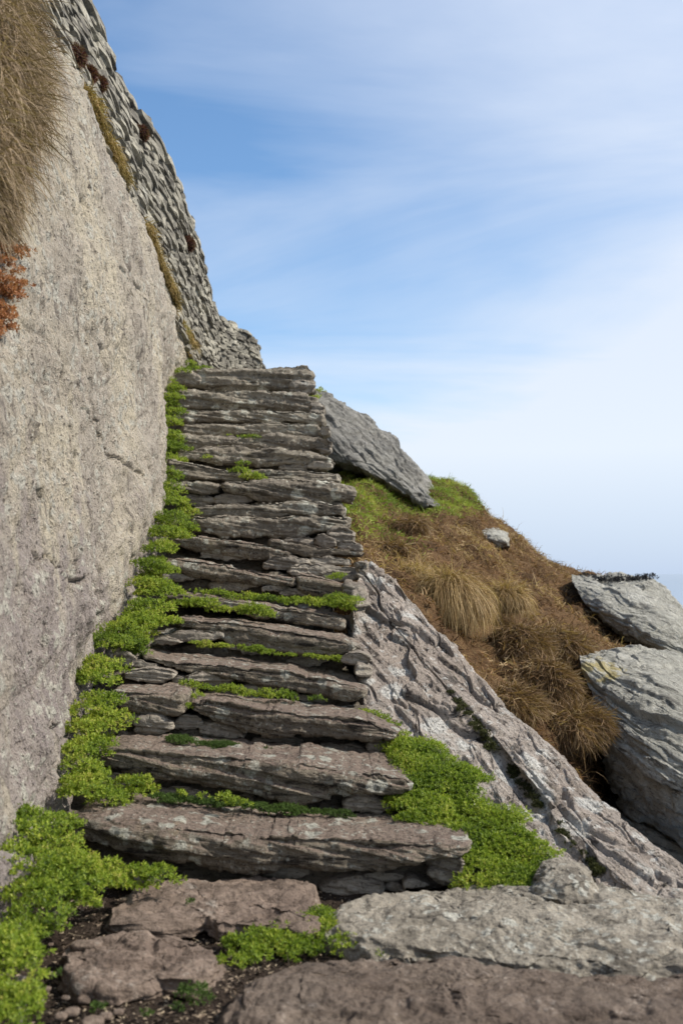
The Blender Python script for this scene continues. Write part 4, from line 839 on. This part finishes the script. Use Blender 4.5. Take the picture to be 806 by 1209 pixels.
# right side mat
rb = np.random.RandomState(3); bl = []
for i in range(105):
    y = 875 + 170 * rb.rand(); xl = np.interp(y, [875, 920, 960, 1000, 1050], [470, 478, 468, 545, 552]); xr = np.interp(y, [875, 900, 930, 960, 1000, 1045], [500, 520, 575, 612, 632, 640]); x = xl + (xr - xl) * rb.rand()
    Yg = np.interp(y, [875, 930, 985, 1050], [3.98, 3.65, 3.38, 3.1]); bl.append((x, y, Yg, 13 + 9 * rb.rand(), .42))
bl += [(440,845,4.2,9),(452,850,4.15,9),(462,858,4.08,8),(430,842,4.25,7),(485,885,3.95,14),(495,900,3.9,14),(475,868,4.0,8)]
leaf_blobs('ground_plants', bl, size=.0155, dens=.95, label='broad mat of bright green plants between the lower steps and the leaning slab', cat='plants')
leaf_blobs('ground_plants', [(285,1118,2.72,18),(310,1110,2.76,18),(335,1115,2.74,22),(360,1108,2.78,20),(385,1100,2.82,20),(410,1112,2.74,16),(372,1090,2.88,18),(275,1135,2.62,14),(300,1130,2.66,16),(395,1120,2.72,16),(350,1125,2.7,18),(378,1078,2.95,12),(330,1100,2.82,14),(425,1118,2.72,8)], size=.016, dens=1.2, label='clump of green plants between the two brown paving stones and the foreground rock', cat='plants')
leaf_blobs('ground_plants', [(x, 1127 + (x - 440) * .01, 2.66, 6, .6) for x in range(440, 560, 9)] + [(x, 1143, 2.56, 5, .5) for x in range(640, 700, 9)], size=.012, label='thin line of green plants in the crack between the foreground rocks', cat='plants')
leaf_blobs('ground_plants', [(228,1170,2.4,13),(237,1180,2.37,11),(210,1190,2.32,6),(172,1198,2.3,6),(115,1190,2.35,8),(70,1150,2.45,5),(225,1066,2.95,5)], mat='moss', size=.013, label='small dark green sprigs in the soil beside the rounded paving stone', cat='plants')
print('leaves', time.time() - T0)

late_litter()
# ---- hillside cover
def cover(name, n, mask, ln, wd, mat, up=.6, droop=1.2, label=None, cat=None, seg=2, seed=1, curl=.6):
    rs = np.random.RandomState(seed); pr = HA * mask; pr = pr / pr.sum(); i = rs.choice(len(HP), n, p=pr)
    p = HP[i] + rs.normal(size=(n, 3)) * .012; d = unit(HNf[i] * up + rs.normal(size=(n, 3)) * .6 + np.array([0.1, -.15, 0]))
    V, Q, t = blades(p, d, ln * (.5 + rs.rand(n)), wd * (.6 + .8 * rs.rand(n)), droop * np.ones(n), seg, rs, curl)
    t = np.clip(.5 * t + .5 * np.repeat(pn(p * 2.5, 5) + .5, len(V) // n), 0, 1)
    o = mesh(name, V, Q, M[mat], smooth=True, attr=t); tagit(o, label, cat, None, 'stuff'); return o
vis = ((hx > 370) & (hx < 830) & (hy > 530) & (hy < 1030)).astype(float)
gn = pn(HP * 1.4, 31) + .5 * pn(HP * 4, 32)
gbase = sstep(660, 560, hy + (hx - 430) * .25) * sstep(600, 500, hx) * 1.2 + sstep(560, 515, np.abs(hx - 530) + 500) * sstep(612, 596, hy) * 1.2
green = np.clip(gbase + .5 * (gn + .10 * 1) * sstep(760, 600, hy) - .18, 0, 1)
cover('heath_cover', 105000, vis * (1 - .7 * green), .055, .007, 'heath', .5, .9, 'mat of brown dead heath and seed heads covering the hillside', 'heath', 2, 1, 1.1)
cover('dry_grass_cover', 26000, vis * sstep(-.1, .35, pn(HP * 1.9, 41)) * (1 - .6 * green) * sstep(900, 700, hx + hy * .1), .13, .0055, 'straw', .35, 2.2, 'straw coloured grass drooping down the hillside', 'grass', 4, 2, .4)
cover('green_grass_cover', 42000, vis * green, .055, .006, 'greengrass', .8, .8, 'short green grass on the upper slope below the tilted slab', 'grass', 2, 3, .6)
# ---- overhanging tussocks
def tussock(px, py, Y, rx, rz, label, seed, mat='drygrass', nb=5000, ln=.22, ry=None, wild=.0):
    wild = .1 if seed == 1 else (.5 if mat == 'straw' else 1.5); ln = ln * (1 - .42 * wild); ln = ln if wild < 1 else .12; rx, rz = (rx, rz) if wild < 1 else (rx * 1.15, rz * 1.1); nb = int(nb * (1 + 1.1 * wild))
    rs = np.random.RandomState(seed); c = P(px, py, Y); ax, azr = rx / F * Y, rz / F * Y; ay = ry or ax * .9
    e_ = empty('grass_tussock', c - np.array([0, 0, azr]), label, 'grass tussock')
    th = np.linspace(.001, np.pi - .001, 26)[:, None]; ph = np.linspace(0, 2 * np.pi, 44, endpoint=False)[None, :]
    G = np.stack([np.sin(th) * np.cos(ph) * ax * .8, np.sin(th) * np.sin(ph) * ay * .8, np.cos(th) * azr * .8 * np.ones_like(ph)], -1) + c; p = G.reshape(-1, 3); p = p + (.30 * ax * (pn(p * 4, seed) + .5 * pn(p * 10, seed)))[:, None] * unit(p - c)
    mesh('mound', p, gquads(26, 44, True), M['turf'], e_)
    u = unit(rs.normal(size=(nb, 3))); u[:, 2] = np.where(u[:, 2] < -.2, -u[:, 2], u[:, 2]); u = unit(u)
    cl = unit(rs.normal(size=(40, 3))); cl[:, 2] = np.abs(cl[:, 2]); k_ = rs.randint(40, size=nb); u = unit(u + cl[k_] * .9)
    r = c + u * np.array([ax, ay, azr]) * (.82 + .12 * rs.rand(nb))[:, None]; r = r + (.34 * ax * (pn(r * 4, seed) + .5 * pn(r * 10, seed)))[:, None] * u
    d = unit(u * .8 + np.array([.15, -.25, .1]) + rs.normal(size=(nb, 3)) * (.22 + .45 * wild))
    if wild > 1: d = unit(u * .22 + np.array([.22, -.38, -.55]) + rs.normal(size=(nb, 3)) * .38)
    V, Q, t = blades(r, d, ln * (.5 + .8 * rs.rand(nb)), .0055 * (.6 + .8 * rs.rand(nb)), (2.8 - 1.3 * wild) + rs.rand(nb) * 1.5, 6, rs, .35 + .6 * wild)
    t = np.clip(.6 * t + .4 * np.repeat(rs.rand(40)[k_], len(V) // nb), 0, 1)
    mesh('grass_blades', V, Q, M[mat], e_, attr=t)['kind'] = 'stuff'
    return e_
tussock(532, 712, 6.2, 30, 26, 'thick straw coloured grass tussock drooping over the leaning slab', 1, 'straw', 5200, .26)
tussock(492, 690, 6.5, 26, 14, 'low straw coloured tussock between the steps and the thick drooping tussock', 2, 'straw', 3000, .18)
tussock(598, 712, 7.0, 20, 15, 'small pale tussock with bleached stalks in the middle of the slope', 3, 'straw', 2400, .20)
tussock(612, 770, 6.4, 36, 26, 'broad brown tussock in the middle of the slope below the pale one', 4, 'drygrass', 4500, .22)
tussock(660, 768, 6.6, 36, 22, 'golden brown tussock beside the corner of the large pale boulder', 5, 'drygrass', 4000, .2)
tussock(640, 815, 6.0, 36, 30, 'dark green-brown tussock left of the large pale boulder', 6, 'drygrass', 4500, .18)
tussock(676, 865, 5.65, 36, 34, 'round brown tussock hanging in the cleft between leaning slab and large boulder', 7, 'drygrass', 6500, .16)
tussock(600, 835, 5.5, 36, 18, 'brown tussock behind the upper edge of the leaning slab', 8, 'drygrass', 3200, .15)
tussock(455, 648, 7.2, 22, 8, 'small brown tussock on the slope just right of the steps', 9, 'drygrass', 1500, .14)
tussock(478, 622, 8.6, 22, 9, 'low reddish tussock below the tilted slab on the upper slope', 10, 'drygrass', 1500, .16)
leaf_blobs('moss_tuft', [(x, 684 + 2 * math.sin(x), 9.3, 6 + 3 * math.sin(x * .37), .6) for x in range(706, 770, 6)] + [(690,680,9.6,5),(698,681,9.5,4)], mat='black', size=.02, label='dark moss along the top of the jutting boulder', cat='moss')
q_ = np.random.RandomState(4); Vl = [q.data for q in sc.objects if q.name == 'rock_slab']; ob = sc.objects['rock_slab']
vv = np.empty(len(ob.data.vertices) * 3, np.float32); ob.data.vertices.foreach_get('co', vv); vv = vv.reshape(-1, 3) + np.array(ob.location); vx, vy = proj(vv)
sx_, sy_ = np.array([520, 543, 597, 647, 716, 780]), np.array([800, 834, 900, 964, 1038, 1090]); bl = []
for i_ in range(150):
    u_ = q_.rand(); x = np.interp(u_, [0, 1], [530, 712]); y = np.interp(x, sx_, sy_) + q_.normal() * 4
    if float(pn(np.array([[x * .035, 3.3, 1.1]]))[0]) < -.12: continue
    k_ = np.argmin((vx - x) ** 2 + (vy - y) ** 2 + (vv[:, 1] > 5.2) * 1e4); bl.append((x, y, float(vv[k_, 1]) - .006, 2.5 + 3 * q_.rand(), .4))
leaf_blobs('moss_tuft', bl, mat='seam', size=.012, dens=1.2, label='dark moss in the seam running down the leaning slab', cat='moss')
leaf_blobs('grass_tuft', [(536,582,11.4,12,.6),(548,592,11.3,10,.6),(522,578,11.3,10,.6),(556,598,11.3,8,.6),(590,630,11.2,7,.5),(374,462,9.1,6),(372,470,9.0,5)], mat='greengrass', size=.035, label='green tufts along the skyline beyond the tilted slab', cat='grass')
print('hill cover', time.time() - T0)

# ---- vegetation on rock face and wall
def face_pts(px0, px1, py0, py1, n, rs, poly=None):
    q = ROCKG[::1, ::1].reshape(-1, 3); x, y = proj(q); m = (x > px0) & (x < px1) & (y > py0) & (y < py1)
    if poly is not None: m &= poly(x, y)
    q = q[m]; return q[rs.randint(len(q), size=n)]
rs = np.random.RandomState(12)
r = face_pts(-40, 82, -60, 215, 9500, rs, lambda x, y: (x < np.interp(y, [-60, 0, 60, 120, 170, 215], [8, 22, 46, 42, 20, 2])))
d = unit(np.array([.75, -.35, .25]) + rs.normal(size=(len(r), 3)) * .65)
V, Q, t = blades(r + rs.rand(len(r), 1) * np.array([.06, -.02, 0]), d, .19 * (.5 + .8 * rs.rand(len(r))), .0042 * (.6 + .9 * rs.rand(len(r))), 1.3 + rs.rand(len(r)) * 2.2, 6, rs, .9)
t = np.clip(.55 * t + .45 * np.repeat(pn(r * 4, 3) + .5, len(V) // len(r)), 0, 1)
tagit(mesh('hanging_grass', V, Q, M['hay'], attr=t), 'dry brown grass hanging over the rock in the upper left corner', 'grass', None, 'stuff')
r = face_pts(-40, 30, 205, 275, 1800, rs, lambda x, y: x < 8)
d = unit(np.array([.75, -.35, .15]) + rs.normal(size=(len(r), 3)) * .4); V, Q, t = blades(r, d, .13 * (.5 + .8 * rs.rand(len(r))), .004, 1.5 + rs.rand(len(r)), 5, rs, .4)
tagit(mesh('grass_tuft', V, Q, M['hay'], attr=t), 'short dead grass tuft on the rock at the left edge above the rusty leaves', 'grass', None, 'stuff')
bl = [(rs.randint(-14, int(np.interp(y, [280, 320, 370, 400], [30, 32, 20, 6]))), y, 3.25 - .0, 10) for y in range(284, 398, 3)]
RG = ROCKG[::2, ::2].reshape(-1, 3); RGx, RGy = proj(RG)
bl = [(x, y, float(RG[np.argmin((RGx - x) ** 2 + (RGy - y) ** 2)][1]) - .07, r_) for x, y, Y, r_ in bl]
leaf_blobs('dead_plant', bl, mat='rust', size=.019, dens=.9, label='rusty dead leafy plant clinging to the rock at the left edge', cat='plant', kind=None)
# ochre moss and grass strip along the joint of rock and wall
edge = ROCKG[:, 500:566].reshape(-1, 3); edge = edge[(edge[:, 1] > 5.0) & (edge[:, 1] < 10.2)]
zt_ = np.interp(edge[:, 1], [0, 6.8, 7.6, 8.6, 9.6, 10.4], [2.6, 2.6, 2.47, 2.28, 2.08, 2.0]); pr = np.exp(-((edge[:, 2] - zt_ + .02) / .09) ** 2) * sstep(-.35, -.05, pn(edge * np.array([1, 1.7, 1]), 91) + .12 * (edge[:, 1] - 7)); pr /= pr.sum()
e2 = edge[rs.choice(len(edge), 15000, p=pr)] + rs.rand(15000, 1) * np.array([.07, -.02, .05]); d = unit(np.array([.7, -.5, .5]) + rs.normal(size=(len(e2), 3)) * .5)
V, Q, t = blades(e2, d, .07 * (.4 + .9 * rs.rand(len(e2))), .007, 1.4 + rs.rand(len(e2)), 4, rs, .6); t = np.clip(.5 * t + .5 * np.repeat(pn(e2 * 3, 5) + .5, len(V) // len(e2)), 0, 1)
tagit(mesh('moss_tuft', V, Q, M['ochre'], attr=t), 'ochre moss and grass along the joint between rock face and stone wall', 'moss', None, 'stuff')
leaf_blobs('moss_tuft', [(208,400,9.4,7,1.2),(213,412,9.4,8,1.2),(218,420,9.3,8,1.),(206,392,9.4,5,1.2)], mat='ochre', size=.018, label='ochre and rusty moss clump hanging just above the top step', cat='moss')
for (x, y, r_, lb) in [(89, 67, 13, 'largest dark maroon cushion plant high on the wall'), (106, 88, 9, 'green-topped brown cushion plant just below the largest one on the wall'), (118, 99, 8, 'lowest of the three close cushion plants high on the wall'), (167, 158, 9, 'small brown cushion plant alone in the middle of the wall'), (222, 288, 9, 'round maroon cushion plant near the far end of the wall')]:
    q, s0, t0 = wall_hit(x, y); Yc = float(q[1]) - .10; c_ = P(x, y, Yc); ra = r_ / F * Yc; e_ = empty('cushion_plant', c_, lb, 'cushion plant')
    th = np.linspace(.001, np.pi - .001, 16)[:, None]; ph = np.linspace(0, 2 * np.pi, 26, endpoint=False)[None, :]
    G = np.stack([np.sin(th) * np.cos(ph) * ra * .9, np.sin(th) * np.sin(ph) * ra * 1.1, np.cos(th) * ra * .95 * np.ones_like(ph)], -1) + c_
    mesh('cushion', G.reshape(-1, 3), gquads(16, 26, True), M['maroonbase'], e_)
    u = unit(np.random.RandomState(int(x)).normal(size=(900, 3))); V, Q, t = blades(c_ + u * np.array([ra * .85, ra * 1.05, ra * .9]), unit(u + R.normal(size=u.shape) * .3), .028 * (.6 + .6 * R.rand(900)), .005, .3, 2, R, .3)
    mesh('cushion_leaves', V, Q, M['maroon'], e_, attr=t)['kind'] = 'stuff'
print('done', time.time() - T0, sum(len(o.data.polygons) for o in sc.objects if o.type == 'MESH'))
